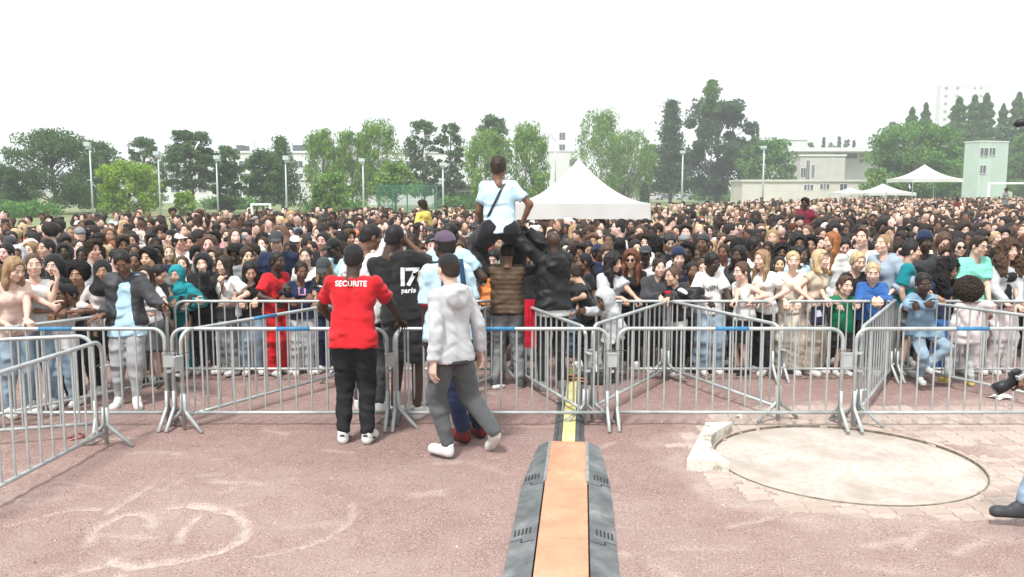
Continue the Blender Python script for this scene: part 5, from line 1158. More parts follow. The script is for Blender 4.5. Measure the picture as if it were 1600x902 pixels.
def crowd(x, y, hair, hc, sk, top, t=0, hat=None, z=None, dd=None, extra=None, fem=None, zoff=0, anchor=None):
    r_ = random.Random(int(x*31+y*7)); fem = bool(hair in ('long', 'verylong', 'bob', 'wavy', 'curlylong', 'tied', 'bun', 'topbun', 'pony', 'lowbun', 'longlocs') or (hat and hat[0] == 'hijab')) if fem is None else fem
    if zoff: d = dd; zc = D(x, y, d).z
    else:
        zc = z or (r_.uniform(1.50, 1.60) if fem else r_.uniform(1.57, 1.70)); d = dd or U(x, y, zc).y; d = max(d, rail(x)+1.0+r_.uniform(0, .3))
        zc = min(1.82, D(x, y, d).z)
    T = template(fem, r_.choice((0, 0, 1, 2, 3, 4)) if t == 0 else (4 if abs(t) < 20 else 0), bool(zoff)); J = T['J']; k = zc/J['head'].z if not zoff else .95
    base = zc-J['head'].z*k if zoff else 0
    rz = math.pi+math.radians(t+r_.gauss(0, 14)); W = D(x, y, d); hd = Matrix.Rotation(rz, 3, 'Z')@(J['head']*k)
    r = empty('person', (W.x-hd.x, W.y-hd.y, base), rz, cat='person', group='people standing in the crowd'); r.scale = (k,)*3
    OCC.append((W.x, W.y))
    link('body', T['body'], r, tuple(c*r_.uniform(.95, 1.2) for c in SKIN[sk]))
    kind = 'hoodie' if (hat and hat[0] in ('hood', 'bighood')) else extra if extra in ('long', 'hoodie', 'tee') else r_.choice(('tee', 'tee', 'long', 'hoodie'))
    link({'tee': 'shirt', 'long': 'jacket', 'hoodie': 'hoodie'}[kind], T[kind], r, C[top]); link('trousers', T['bottom'], r, C[r_.choice(('black', 'charcoal', 'jeans', 'navy', 'grey'))])
    HM = Matrix.Translation(J['head'])@J['HR'].to_4x4()@Matrix.Scale(J['hs']*r_.uniform(.98, 1.04), 4)
    for kd, c in ([(hair, HAIR[hc])] if hair else [])+([(hat[0], C[hat[1]])] if hat else []):
        me, nm = hair_mesh(kd); o = link(nm, me, r, c); o.matrix_local = HM
    look = ('%s %s' % (TW.get(hat[1], hat[1]), {'cap': 'cap', 'capback': 'cap', 'beanie': 'beanie', 'hood': 'hood', 'bighood': 'hood', 'hijab': 'headscarf', 'durag': 'durag'}[hat[0]])) if hat else HW[hair] % HCW[hc]
    g = {'tee': 'top', 'long': 'jacket', 'hoodie': 'hoodie'}[kind]
    lab = '%s, %s %s, %s' % (look, TW.get(top, top), g, where(x, d)) if not zoff else extra
    if zoff and isinstance(zoff, str): lab = zoff
    for alt in ('', ', shorter', ', taller', ', behind', ', nearer', ', hidden', ', turned', ', again'):
        if lab+alt not in LAB: lab += alt; break
    r['label'] = lab; LAB.add(lab); NP[0] += 1
    if anchor: ANCH.append((x, d, anchor, anchor))
    return r
RAWC = """27 400 tied k b black 10 hood:lgrey|47 388 tied k t pale 0 hood:pale|76 391 tied k d charcoal|101 395 short k d lgrey 5 hood:black|146 391 curly n l lgrey 60|164 396 long y t sky|192 384 curly n b charcoal 20|16 384 short k b black 0 beanie:charcoal|130 400 long k d pink
19 373 short k l charcoal 20|55 363 short n p white|65 374 crop k b black|88 352 afro k t khaki 10|69 355 short k l white 30|101 375 short k l charcoal 60|126 371 afro k b black|122 353 short n p white 20 cap:white|180 353 short k p red 0 cap:white|158 363 long n p beige|139 357 bigafro k l navy 0|35 352 short m p white|12 353 short g p white
246 397 crop k d navy 5|263 396 long g p cream 5|232 404 curly k l grey -20|212 409 braids k b black|285 414 long m p peach 10|280 378 short k l white 10 cap:pale|299 380 curly m l brown|336 374 curly k d navy -15|381 373 short k d navy -10|365 363 short k t black 0 beanie:black|238 379 curly k p white 8|208 377 short k t black|253 363 curly n p charcoal|268 372 short k p black 0 beanie:black|346 351 short k l black|353 368 short m p pink 20|386 401 short n p grey 60|396 396 curly n l charcoal|275 343 tied k p black 0 hood:black|318 353 curly r l orange -30|222 350 short k l white|236 350 short n l charcoal|300 350 long k p black|375 349 long n p black
453 366 crop n p white 5|466 367 short k t navy 0 cap:navy|478 379 wavy n p grey|545 360 crop k b black|520 357 curly k p charcoal|496 363 short y p cream|445 346 short k b black|487 341 short k p white|453 391 buzz k d black|545 372 curly m l brown|411 378 curlylong k t charcoal|424 347 curly n t charcoal|438 360 short n l black|413 352 long n p white|510 347 short k b black|537 349 short n p white|560 349 curly m p orange|572 343 short n l orange
640 371 short k d black|672 363 short n p black 10 cap:charcoal|684 367 short k d charcoal|634 344 curly r p white -40|648 386 wavy n l brown|664 396 curlylong m l khaki|716 344 short n l white|724 354 short n l brown 50|737 374 short k p grey -40 cap:grey|741 358 short k b charcoal 0 cap:charcoal|652 352 short k b black|608 341 tied k t black 0 beanie:black|694 352 short k b navy|700 385 curly n l brown|603 352 short n l white
842 360 locs n b lblue|887 386 short m b grey -50|875 357 short k d charcoal 0 capback:charcoal|922 364 curly m p white -60|970 354 afro k b white -150|918 389 tied k l black|941 387 longlocs y l white -100|968 384 longlocs k b charcoal 170|906 362 short k t brown|850 350 short n l white|897 350 short n l black|940 349 short m l khaki|985 352 short k t red|903 398 curly n b black|990 372 curly n l charcoal
1028 361 curly n l charcoal|1057 363 short n l charcoal|1078 359 short y l black|1007 353 long n p white|1020 386 bigafro k b charcoal 160|1047 378 short k l black 0 capback:charcoal|1068 346 short k d white|1091 344 long k d black|1057 344 bigafro k b black 150|1131 357 curly n l black|1128 375 short m p white 0|1108 362 crop n p white|1155 357 short n p white 5|1180 354 afro k d red|1106 388 tied n l beige|1088 378 curlylong m p charcoal|1074 395 curly k d black 0|1152 379 long m p black|1178 378 tied n l pink|1186 392 long y p cream|1140 427 buzz k d charcoal|1042 351 short m l charcoal|1120 345 short m p blue|1142 345 short n l white
1266 383 curly k t white|1237 377 tied k b black|1221 363 short k d black|1207 384 tied k b maroon|1290 359 short w p white|1257 349 short k d charcoal|1377 356 afro k b black|1330 348 afro k d black|1321 361 buzz k b navy|1220 344 curly n l black|1376 341 tied k b grey 0 durag:grey|1238 359 curly r l brown|1218 414 short n l navy|1300 337 short n p navy|1308 346 buzz k d grey|1392 342 short n p pink|1345 352 short n l black|1222 395 curlylong k b black|1351 362 short m l grey|1248 371 short k b black
1496 356 short k d mint -30 cap:navy|1535 359 short n l black -10 cap:black|1556 373 short y p black 5|1582 368 long m p orange|1477 344 short n p white|1452 339 short m p navy|1410 366 curly k t black 30|1546 342 long g p charcoal|1565 342 long g p khaki|1590 338 short n p cream|1587 352 curly n l beige|1442 358 curly o p navy|1463 373 wavy r p brown|1513 366 long m p white|1517 336 short k d charcoal 0 beanie:charcoal|1509 349 curly o l charcoal|1430 348 short k p brown|1419 341 long w p white|1466 341 short k t charcoal|1530 337 long k l black"""
for it in RAWC.replace('\n', '|').split('|'):
    q = it.split(); hat = None
    if len(q) > 7: a, b = q[7].split(':'); hat = (a, b)
    crowd(float(q[0]), float(q[1]), q[2], q[3], q[4], q[5], float(q[6]) if len(q) > 6 else 0, hat)
# a few who sit or stand above the heads
for x, y, d, hair, hc, sk, top, t, lab in ((660, 322, 21., 'curly', 'n', 't', 'yellow', -120, 'child with dark curls in a bright yellow T-shirt sitting above the crowd'), (1258, 318, 22., 'curly', 'k', 'd', 'maroon', -25, 'boy in a maroon hooded top raised above the crowd at right'),
        (216, 337, 27., 'short', 'r', 'l', 'black', 5, 'small figure in black raised above the crowd far back at left'), (181, 337, 28., 'short', 'r', 'p', 'sky', 10, 'figure in pale blue raised above the crowd right of the tall lamp post'),
        (1573, 297, 52., 'short', 'k', 'b', 'grey', 0, 'figure in grey raised above the crowd in front of the right goal'), (1497, 312, 48., 'short', 'k', 'd', 'maroon', 10, 'figure in dark red standing above the far crowd before the green tower')):
    crowd(x, y, hair, hc, sk, top, t, None, dd=d, zoff=lab)
skc = 'pppppllltbbbdd'; hk = [('short', 'knmk'), ('buzz', 'k'), ('curly', 'kknm'), ('afro', 'k'), ('long', 'knmmgyr'), ('bob', 'knm'), ('wavy', 'nmgr'), ('tied', 'knm'), ('bun', 'knmy'), ('curlylong', 'knm'), ('braids', 'k'), ('crop', 'knm'), ('pony', 'knm'), ('locs', 'kn')]
hw = [16, 8, 9, 5, 12, 5, 7, 8, 5, 5, 4, 8, 5, 3]
tops = ['white']*13+['black']*9+['charcoal']*3+['navy']*4+['grey']*3+['lgrey']*3+['cream', 'beige', 'blue', 'lblue', 'red', 'maroon', 'pink', 'khaki', 'green', 'peach', 'brown', 'sky', 'mint', 'orange']
def rlook(r_):
    hair, cs = r_.choices(hk, hw)[0]; sk = r_.choice(skc); hc = r_.choice(cs)
    if sk in 'bd': hc = 'k' if r_.random() < .8 else 'n'
    return hair, hc, sk, r_.choice(tops)
XL = lambda d: -.615*d-.6; XR = lambda d: .615*d+.6
rc = random.Random(11); cell = {}
def free(x, y, m):
    i, j = int(x/.5), int(y/.5)
    for a in (-1, 0, 1, -2, 2):
        for b in (-1, 0, 1, -2, 2):
            for p in cell.get((i+a, j+b), ()):
                if (p[0]-x)**2+(p[1]-y)**2 < m*m: return False
    return True
def take(x, y): cell.setdefault((int(x/.5), int(y/.5)), []).append((x, y))
for o in COL.objects:
    if o.name.startswith('person') and o.type == 'EMPTY': take(o.location.x, o.location.y)
def backedge(x, d):
    px = 800+F*x/d
    return np.interp(px, [0, 200, 400, 600, 800, 1000, 1100, 1200, 1300, 1600], [28, 31, 37, 43, 49, 52, 58, 78, 100, 112])
TENT = (D(918, 330, 25.5).x, 25.5)
nauto = 300-sum(1 for o in COL.objects if o.name.startswith('person') and o.type == 'EMPTY'); print('auto', nauto, 'crowd', NP[0])
d = FARY+1.15; made = 0
while made < nauto:
    for _ in range(900):
        x = rc.uniform(XL(d), XR(d)); y = d+rc.uniform(-.15, .15)
        if y < rail(800+F*x/y)+.85 or not free(x, y, .46): continue
        zc = rc.gauss(1.6, .07); px = 800+F*x/(y*CP+(CH-zc)*SP); r_ = random.Random(rc.random()); hair, hc, sk, top = rlook(r_)
        if made >= nauto: break
        v3 = y*CP+(CH-zc)*SP; py = 451+F*((CH-zc)*CP-y*SP)/v3
        crowd(px, py, hair, hc, sk, top, 0, (r_.choice(('cap', 'beanie', 'hood')), r_.choice(('black', 'charcoal', 'navy', 'grey', 'white'))) if r_.random() < .09 else None, dd=y); take(x, y); made += 1
    d += .33
DI = d; print('individual crowd reaches', d)
# ---------------------------------------------------------------- past three hundred: one mass
def coarse():
    out = {}
    for fem in (False, True):
        for lod in (0, 1, 2):
            hh = (.022, .038, .060)[lod]; V, Q, mi = head_arr(fem, hh)
            keep = V[Q].mean(1)[:, 2] > -.17; Q = Q[keep]; mi = mi[keep]; out[('head', fem, lod)] = (V, Q)
            J = skel(1.68 if fem else 1.76); g = Grid(*bounds(J, .14), (.085, .13, .17)[lod]); torso(g, J, .02, fem=fem)
            for k in 'lr': arm(g, J, k, .015, frac=1.9, cutend=False); 
            V, Q = g.surf(); keep = V[Q].mean(1)[:, 2] > (1.1, 1.25, 1.3)[lod]; out[('torso', fem, lod)] = (V, Q[keep], J)
    return out
CO = coarse()
def coarse_hair(kind, lod):
    old = hair_grid.__defaults__; hair_grid.__defaults__ = (old[0], old[1], (.029, .050, .075)[lod])
    V, Q, m = mk_hair(kind); hair_grid.__defaults__ = old; return V, Q
CH_ = {}
g = Grid((-.12, -.12, -.1), (.12, .25, .6), .03); g.cap((0, 0, 0), (.03, .08, .26), .045, .038).cap((.03, .08, .26), (.02, .15, .48), .036, .03).ell((.02, .16, .52), (.035, .03, .055)); ARM = g.surf()
PH = (np.array([(x, y, z) for x in (-.04, .04) for y in (-.006, .006) for z in (-.075, .075)], float), np.array([(0, 1, 3, 2), (4, 6, 7, 5), (0, 4, 5, 1), (2, 3, 7, 6), (0, 2, 6, 4), (1, 5, 7, 3)]))
VS, QS, CS = [], [], []; nv = 0; cnt = 0
def put(V, Q, col):
    global nv
    VS.append(V.astype(np.float32)); QS.append(Q+nv); CS.append(np.broadcast_to(np.array((*col, 1), np.float32), (len(V), 4)) if not isinstance(col, np.ndarray) else col); nv += len(V)
rs = random.Random(5); y = FARY+1.5
while y < 112:
    sp = .57 if y < 30 else .72 if y < 50 else .90
    nrow = int((XR(y)-XL(y))/sp)
    for i in range(nrow):
        x = XL(y)+(i+rs.uniform(0, 1))*sp; yy = y+rs.uniform(-.33, .33)
        if yy > backedge(x, yy)*rs.uniform(.93, 1.03): continue
        if yy < DI+.2 and not free(x, yy, .44): continue
        if yy < DI-.3: continue
        if not free(x, yy, .30) : continue
        if abs(x-TENT[0]) < 2.1 and abs(yy-TENT[1]) < 2.1: continue
        if yy > 17 and float(nz2(np.array([x]), np.array([yy]), .45, 77, 3)[0]) < -.62: continue
        lod = 0 if yy < 18 else 1 if yy < 29 else 2
        hair, hc, sk, top = rlook(rs); fem = hair in ('long', 'bob', 'wavy', 'tied', 'bun', 'curlylong', 'pony')
        if rs.random() < .07: hair, hcv = rs.choice(('cap', 'beanie')), C[rs.choice(('black', 'navy', 'white', 'grey', 'charcoal'))]
        else: hf = rs.uniform(.8, 1.7); hcv = tuple(c_*hf+a_ for c_, a_ in zip(HAIR[hc], (.008, .006, .006)))
        tV, tQ, J = CO[('torso', fem, lod)]; k = rs.gauss(1, .055); rz = math.pi+rs.gauss(0, .5); c, s = math.cos(rz), math.sin(rz); R = np.array(((c, -s, 0), (s, c, 0), (0, 0, 1)))
        o = np.array((x, yy, 0)); put((tV*k)@R.T+o, tQ, C[top])
        hV, hQ = CO[('head', fem, lod)]; hr = R@np.array(Matrix.Rotation(rs.gauss(0, .4), 3, 'Z')@Matrix.Rotation(rs.gauss(0, .15), 3, 'X')); hp = o+R@(np.array(J['head'])*k); hs = J['hs']*k
        f = rs.uniform(.95, 1.2); colr = np.ones((len(hV), 4), np.float32); colr[:, :3] = np.array(SKIN[sk])*f*np.array((.98, 1, 1.06))
        if lod < 2:
            e = (abs(abs(hV[:, 0])-.031) < .018) & (abs(hV[:, 2]-.012) < (.012 if lod else .010)) & (hV[:, 1] > .05); colr[e, :3] *= .35
            e = (abs(hV[:, 0]) < .022) & (abs(hV[:, 2]+.06) < .009) & (hV[:, 1] > .06); colr[e, :3] *= (.8, .5, .5)
        put((hV*hs)@hr.T+hp, hQ, colr)
        if lod < 2 and rs.random() < .035:   # an arm held up with a phone
            sx = rs.choice((-1, 1)); put(place(ARM[0], np.array(R), o+R@np.array((sx*.17, .06, 1.36)), 1), ARM[1], tuple(colr[0, :3])); put(place(PH[0], np.array(R), o+R@np.array((sx*.17+.02, .22, 1.88)), 1), PH[1], (.02, .02, .025))
        if (hair, lod) not in CH_: CH_[(hair, lod)] = coarse_hair(hair, lod)
        aV, aQ = CH_[(hair, lod)]; put((aV*hs*(1.0-.01*lod))@hr.T+hp, aQ, hcv); cnt += 1
    y += sp*.86 if y < 60 else sp*1.15
V = np.concatenate(VS); Q = np.concatenate(QS); Cc_ = np.concatenate(CS); print('mass', cnt, 'quads', len(Q))
m = N('crowd_colours', .8); at = m.n('Attribute', attribute_name='col'); m.col(at.outputs['Color'])
me = mesh('crowd', V, Q, (m.m,), None, True); a_ = me.color_attributes.new('col', 'FLOAT_COLOR', 'POINT'); a_.data.foreach_set('color', Cc_.ravel())
tag(link('crowd', me), 'dense mass of small heads stretching back behind the countable front ranks', 'crowd', kind='stuff')
del V, Q, Cc_, VS, QS, CS

print('tris so far', sum(len(o.data.polygons)*2 for o in {o.data: o for o in COL.objects if o.type == 'MESH'}.values()))
# ================================================================ background: trees
def leafmat(name, c1, c2, c3, coord='Object'):
    m = N(name, .75); ge = m.n('NewGeometry'); f = m.noise(.45, 3)
    c = m.mix(m.ramp(f, (.38, (0,)*3), (.62, (1,)*3)), m.ramp(ge.outputs['Random Per Island'], (0, c1), (1, c2)), m.ramp(ge.outputs['Random Per Island'], (0, c2), (1, c3)))
    m.col(c); m.b.inputs['Specular IOR Level'].default_value = .15
    tr = m.n('BsdfTranslucent'); m.l(c, tr.inputs['Color']); ms = m.n('MixShader', i_0=.28); out = [n for n in m.t.nodes if n.type == 'OUTPUT_MATERIAL'][0]
    m.l(m.b.outputs[0], ms.inputs[1]); m.l(tr.outputs[0], ms.inputs[2]); m.l(ms.outputs[0], out.inputs[0]); return m.m
LM = dict(pine=leafmat('pine_needles', (0.055, 0.105, 0.043), (0.090, 0.166, 0.062), (0.133, 0.229, 0.081)), birch=leafmat('birch_leaves', (0.099, 0.193, 0.047), (0.165, 0.299, 0.060), (0.265, 0.424, 0.081)), broad=leafmat('broad_leaves', (0.073, 0.166, 0.048), (0.114, 0.246, 0.060), (0.182, 0.352, 0.081)),
          lime=leafmat('lime_leaves', (0.155, 0.266, 0.038), (0.240, 0.382, 0.058), (0.323, 0.471, 0.078)), fir=leafmat('fir_needles', (0.044, 0.086, 0.048), (0.065, 0.126, 0.062), (0.095, 0.166, 0.078)), poplar=leafmat('poplar_leaves', (0.065, 0.140, 0.047), (0.099, 0.211, 0.060), (0.148, 0.283, 0.081)))
M_bark = plain('bark', (.13, .105, .085), .9, .4, 3); M_birchbark = plain('birch_bark', (.34, .33, .30), .8, .5, 4)
TREES = []
def leaves(P, N_, size, r, droop=0):
    """one folded two-triangle leaf clump at each point"""
    n = len(P); a = r.normal(size=(n, 3)); a /= np.linalg.norm(a, axis=1)[:, None]; b = np.cross(a, r.normal(size=(n, 3))); b /= np.linalg.norm(b, axis=1)[:, None]+1e-9
    if droop: a[:, 2] = -np.abs(a[:, 2])-droop; a /= np.linalg.norm(a, axis=1)[:, None]
    s = size*r.uniform(.6, 1.4, n)[:, None]; w = s*(.45 if droop else .7)
    V = np.stack([P-a*s, P+b*w, P+a*s, P-b*w], 1).reshape(-1, 3); return V, np.arange(4*n).reshape(n, 4)
def tree(label, kind, x, top, hw, d, base=0, n=7500, low=.22, seed=None, lean=0, mat=None, size=None, gaps=1., cat='tree', trunk=True, group=None):
    seed = seed if seed is not None else int(x*3+top); r = np.random.default_rng(seed); q = random.Random(seed)
    B = D(x, 300, d); B.z = 0; Tz = D(x, top, d).z; W = hw*d/F; H = Tz-base; k = d/F
    size = (size or {'pine': 1.75, 'fir': 1.9}.get(kind, 2.1))*k; n = int(n*1.12); root = empty({'pine': 'pine_tree', 'fir': 'fir_tree', 'birch': 'birch_tree', 'poplar': 'poplar_tree'}.get(kind, 'tree'), (B.x, B.y, base), label=label, cat=cat, group=group or 'trees beyond the crowd')
    P = []; limbs = []
    if kind in ('broad', 'lime', 'birch', 'pine'):
        nc = {'broad': 80, 'lime': 80, 'birch': 90, 'pine': 100}[kind]
        for i in range(nc):
            u = q.uniform(low, 1)**.85; a = q.uniform(0, 6.28); env = {'broad': (max(0, 1-((u-.55)/.52)**2))**.5, 'lime': (max(0, 1-((u-.5)/.56)**2))**.5, 'birch': (max(0, 1-((u-.5)/.55)**2))**.6, 'pine': (max(0, 1-((u-.48)/.55)**2))**.5*(.8+.3*q.random())}[kind]
            rr = W*env*q.uniform(.35, .92); c = np.array((rr*math.cos(a)+lean*u*H, rr*math.sin(a), u*H*.97)); cr = W*q.uniform(.14, .30); fl = {'broad': .8, 'lime': .8, 'birch': 1.0, 'pine': .62}[kind]
            m_ = int(n/nc*q.uniform(.6, 1.4)); v = r.normal(size=(m_, 3)); v /= np.linalg.norm(v, axis=1)[:, None]; v *= (r.uniform(0, 1, m_)**.4)[:, None]
            p = c+v*cr*np.array((1, 1, fl))
            if kind == 'birch':   # hanging curtains
                e = r.uniform(0, 1, m_) < .45; p[e, 2] -= r.uniform(0, 1, e.sum())*cr*2.2
            P.append(p)
            if i % 3 == 0: limbs.append(c)
    elif kind in ('fir',):
        nl = 34
        for i in range(nl):
            u = .14+.86*i/nl; w = W*(1-u)**.75*1.15*q.uniform(.75, 1.1)
            for j in range(9):
                a = q.uniform(0, 6.28); L = w*q.uniform(.6, 1.05); m_ = max(6, int(n/nl/9*(1.4-u))); t = r.uniform(.1, 1, m_)
                p = np.stack([L*t*math.cos(a), L*t*math.sin(a), np.full(m_, u*H)-.20*L*t**1.5+.0*t], 1)+r.normal(size=(m_, 3))*np.array((.10, .10, .05))*W; P.append(p)
                if j == 0: limbs.append(np.array((L*.8*math.cos(a), L*.8*math.sin(a), u*H-.1*L)))
    elif kind == 'poplar':
        m_ = n; u = r.uniform(low, 1, m_); a = r.uniform(0, 6.28, m_); nn = np.array([math.sin(5*uu*6+seed)*.5+math.sin(13*uu*6+seed) for uu in u]); env = np.minimum(1, (1-u)*3.6)**.62*(.80+.20*nn)
        rr = W*env*r.uniform(.2, 1, m_)**.5; P.append(np.stack([rr*np.cos(a), rr*np.sin(a), u*H], 1)); limbs = [np.array((0, 0, H*.8))]
    P = np.concatenate(P)
    if gaps: # bite holes out of the crown so that the sky shows through
        for i in range(int(6*gaps)):
            a = q.uniform(0, 6.28); u = q.uniform(.3, .95); c = np.array((W*q.uniform(.2, .9)*math.cos(a), W*q.uniform(.2, .9)*math.sin(a), u*H)); P = P[np.linalg.norm((P-c)/np.array((1, 1, .7)), axis=1) > W*q.uniform(.08, .18)]
    ctr = np.array((0, 0, H*.5)); V, Q_ = leaves(P, None, size, r, droop=.9 if kind == 'birch' else 0)
    me = mesh('crown', V, Q_, (mat or LM[kind if kind in LM else 'broad'],)); link('crown', me, root)
    if trunk:
        m = MB(); r0 = max(.10, W*.055)*(1 if kind != 'birch' else .8); bends = [Vector((lean*H*t+q.gauss(0, .03)*W*(t > 0), q.gauss(0, .03)*W*(t > 0), H*.9*t)) for t in np.linspace(0, 1, 8)]
        m.tube(bends, r0, 8, r2=r0*.15)
        for c in limbs[:26]:
            t = min(.8, max(.15, c[2]/H-.18)); s = Vector((lean*H*t, 0, H*.9*t)); e = Vector(c); m.tube([s, s.lerp(e, .5)+Vector((0, 0, .04*H)), e], r0*.34, 5, r2=r0*.06)
        m.build('trunk', M_birchbark if kind == 'birch' else M_bark, root, True)
    return root
tr = tree
tr('dark green pine at the far left edge, its crown cut by the frame', 'pine', 0, 258, 52, 92, low=.0, seed=2)
tr('broad dark pine behind the left lamp post, the widest tree at left', 'pine', 84, 206, 78, 95, n=17000, low=.08, seed=4)
tr('dark pine rising behind the pale green tree at left', 'pine', 152, 222, 52, 104, n=9000, low=.05)
tr('pale yellow green bushy tree between two lamp posts at left', 'lime', 201, 255, 52, 84, n=11000, low=.05, size=1.8, cat='tree')
tr('dark pine top just right of the pale yellow green tree', 'pine', 228, 214, 36, 110, n=5200, low=.1)
tr('tall rounded dark pine near the second lamp post', 'pine', 300, 201, 46, 98, n=14000, low=.26, seed=9)
tr('narrower pine right of the tall rounded pine', 'pine', 355, 228, 30, 100, n=8500, low=.02)
tr('low bright green bush below the tall rounded pine', 'lime', 288, 300, 20, 88, n=1500, low=0, trunk=False, cat='bush')
tr('pine left of the third lamp post with its trunk showing', 'pine', 412, 235, 38, 96, n=9500, low=.25)
tr('pointed dark pine behind the third lamp post', 'fir', 441, 214, 48, 108, n=7000, mat=LM['pine'])
tr('leafy birch right of the roof with the dark box', 'birch', 506, 203, 36, 112, n=7500, low=.1)
tr('yellowish birch between two taller birches at centre left', 'birch', 550, 203, 36, 116, n=7500, low=.12)
tr('tallest birch of the centre left row', 'birch', 593, 188, 40, 114, n=8500, low=.12, seed=8)
tr('small round leafed tree standing before the birches', 'broad', 515, 272, 32, 90, n=4200, low=.1, mat=LM['birch'])
tr('spreading yellow green tree by the green net fence', 'lime', 618, 258, 40, 100, n=4200, low=.35, mat=LM['birch'])
tr('dark loose pine left of centre, the left one of a close pair', 'pine', 662, 187, 36, 125, n=6000, low=.12, gaps=2, seed=12)
tr('dark loose pine left of centre, the right one of a close pair', 'pine', 704, 187, 27, 125, n=5000, low=.12, gaps=2, seed=13)
tr('dark pine top showing above the birch near the carried man', 'pine', 770, 176, 32, 140, n=4200, low=.5, seed=3)
tr('broad birch directly behind the man on the shoulders', 'birch', 760, 198, 42, 118, n=8500, low=.1)
tr('broad birch between the carried man and the big white tent', 'birch', 823, 192, 42, 120, n=9000, low=.1, seed=21)
tr('tall birch right of the peak of the big white tent', 'birch', 938, 172, 46, 165, n=9000, low=.12, seed=6)
tr('leaning birch with a tuft at its top right of the tent', 'birch', 983, 205, 40, 170, n=7000, low=.1, lean=.05, seed=7)
tr('bright green young tree behind the trimmed dark cypress', 'lime', 1014, 226, 20, 190, n=3000, low=.15, mat=LM['birch'])
tr('dark trimmed cypress like a green column beside the tent', 'poplar', 1007, 287, 8, 150, n=1400, low=0, mat=LM['fir'], trunk=False, gaps=0)
tr('tall dark blue green fir standing free right of the tent', 'fir', 1047, 156, 44, 175, n=15000, seed=5, gaps=.5)
tr('massive dark tree, the widest right of centre', 'broad', 1120, 160, 64, 185, n=24000, low=.08, mat=LM['fir'], seed=14, gaps=0)
tr('thin airy treetop rising above the massive dark tree', 'pine', 1109, 121, 21, 180, n=2600, low=.72, mat=LM['broad'], seed=15, gaps=1)
tr('rounded mid green tree behind the lamp post at right centre', 'broad', 1197, 218, 46, 170, n=7000, low=.05)
for i, (x, t) in enumerate(((1174, 203), (1181, 203))): tr('small dark poplar tip, %s of two above the rounded green tree' % ('left', 'right')[i], 'poplar', x, t, 5, 230, n=500, low=.6, trunk=False)
for i, (x, t, h_, w_) in enumerate(((1262, 222, 10, 'left'), (1284, 214, 6, 'second'), (1298, 222, 12, 'wide third'), (1308, 213, 7, 'fourth'), (1319, 215, 7, 'fifth'), (1331, 219, 6, 'right'))): tr('tiny far treetop above the white flat roofs, the %s one of six' % w_, 'fir' if i % 2 else 'broad', x, t, h_, 330, n=700, low=.3, trunk=False, group='far treetops above the roofs')
tr('pale loose fir behind the left side of the big green tree at right', 'fir', 1390, 190, 24, 250, n=4200, gaps=2)
tr('big billowing green tree left of the pale green tower', 'broad', 1427, 193, 74, 150, n=22000, low=.02, mat=LM['broad'], seed=17, gaps=.4)
tr('lower green growth at the left foot of the big billowing tree', 'broad', 1368, 262, 26, 145, n=3200, low=0, mat=LM['birch'], trunk=False)
tr('dull green growth between the small white tent and the green tower', 'broad', 1487, 248, 34, 160, n=5200, low=0, trunk=False, seed=31)
tr('poplar top behind the big billowing tree, left of two', 'poplar', 1419, 168, 15, 200, n=3200, low=.3)
tr('poplar top behind the big billowing tree, right of two', 'poplar', 1440, 161, 12, 200, n=3000, low=.3)
tr('stout poplar, left of the three before the far tower block', 'poplar', 1491, 152, 20, 205, n=5600, low=.1)
tr('poplar, middle of the three before the far tower block', 'poplar', 1515, 149, 17, 205, n=5200, low=.1)
tr('poplar, right of the three before the far tower block', 'poplar', 1533, 146, 17, 205, n=5200, low=.1)
tr('small pale poplar right of the far tower block', 'poplar', 1560, 163, 13, 210, n=2600, low=.1)
tr('tall poplar above the right side of the pale green tower', 'poplar', 1583, 145, 18, 205, n=5200, low=.1)
tr('dark poplar cut by the right edge of the frame', 'poplar', 1602, 178, 17, 205, n=4200, low=.05)
tr('bushy growth at the right edge beside the pale green tower', 'broad', 1594, 205, 26, 175, n=5200, low=0, trunk=False, seed=41)
for x, t, h_, d_, w in ((30, 318, 60, 84, 'at the far left edge'), (360, 312, 50, 120, 'below the pines'), (520, 318, 60, 108, 'below the birches'), (730, 312, 60, 122, 'before the brick house'), (1120, 300, 40, 215, 'below the massive tree')):
    tr('low dark hedge '+w, 'broad', x, t, h_, d_, n=3000, low=0, trunk=False, seed=int(x), cat='hedge', group='hedges', gaps=0)
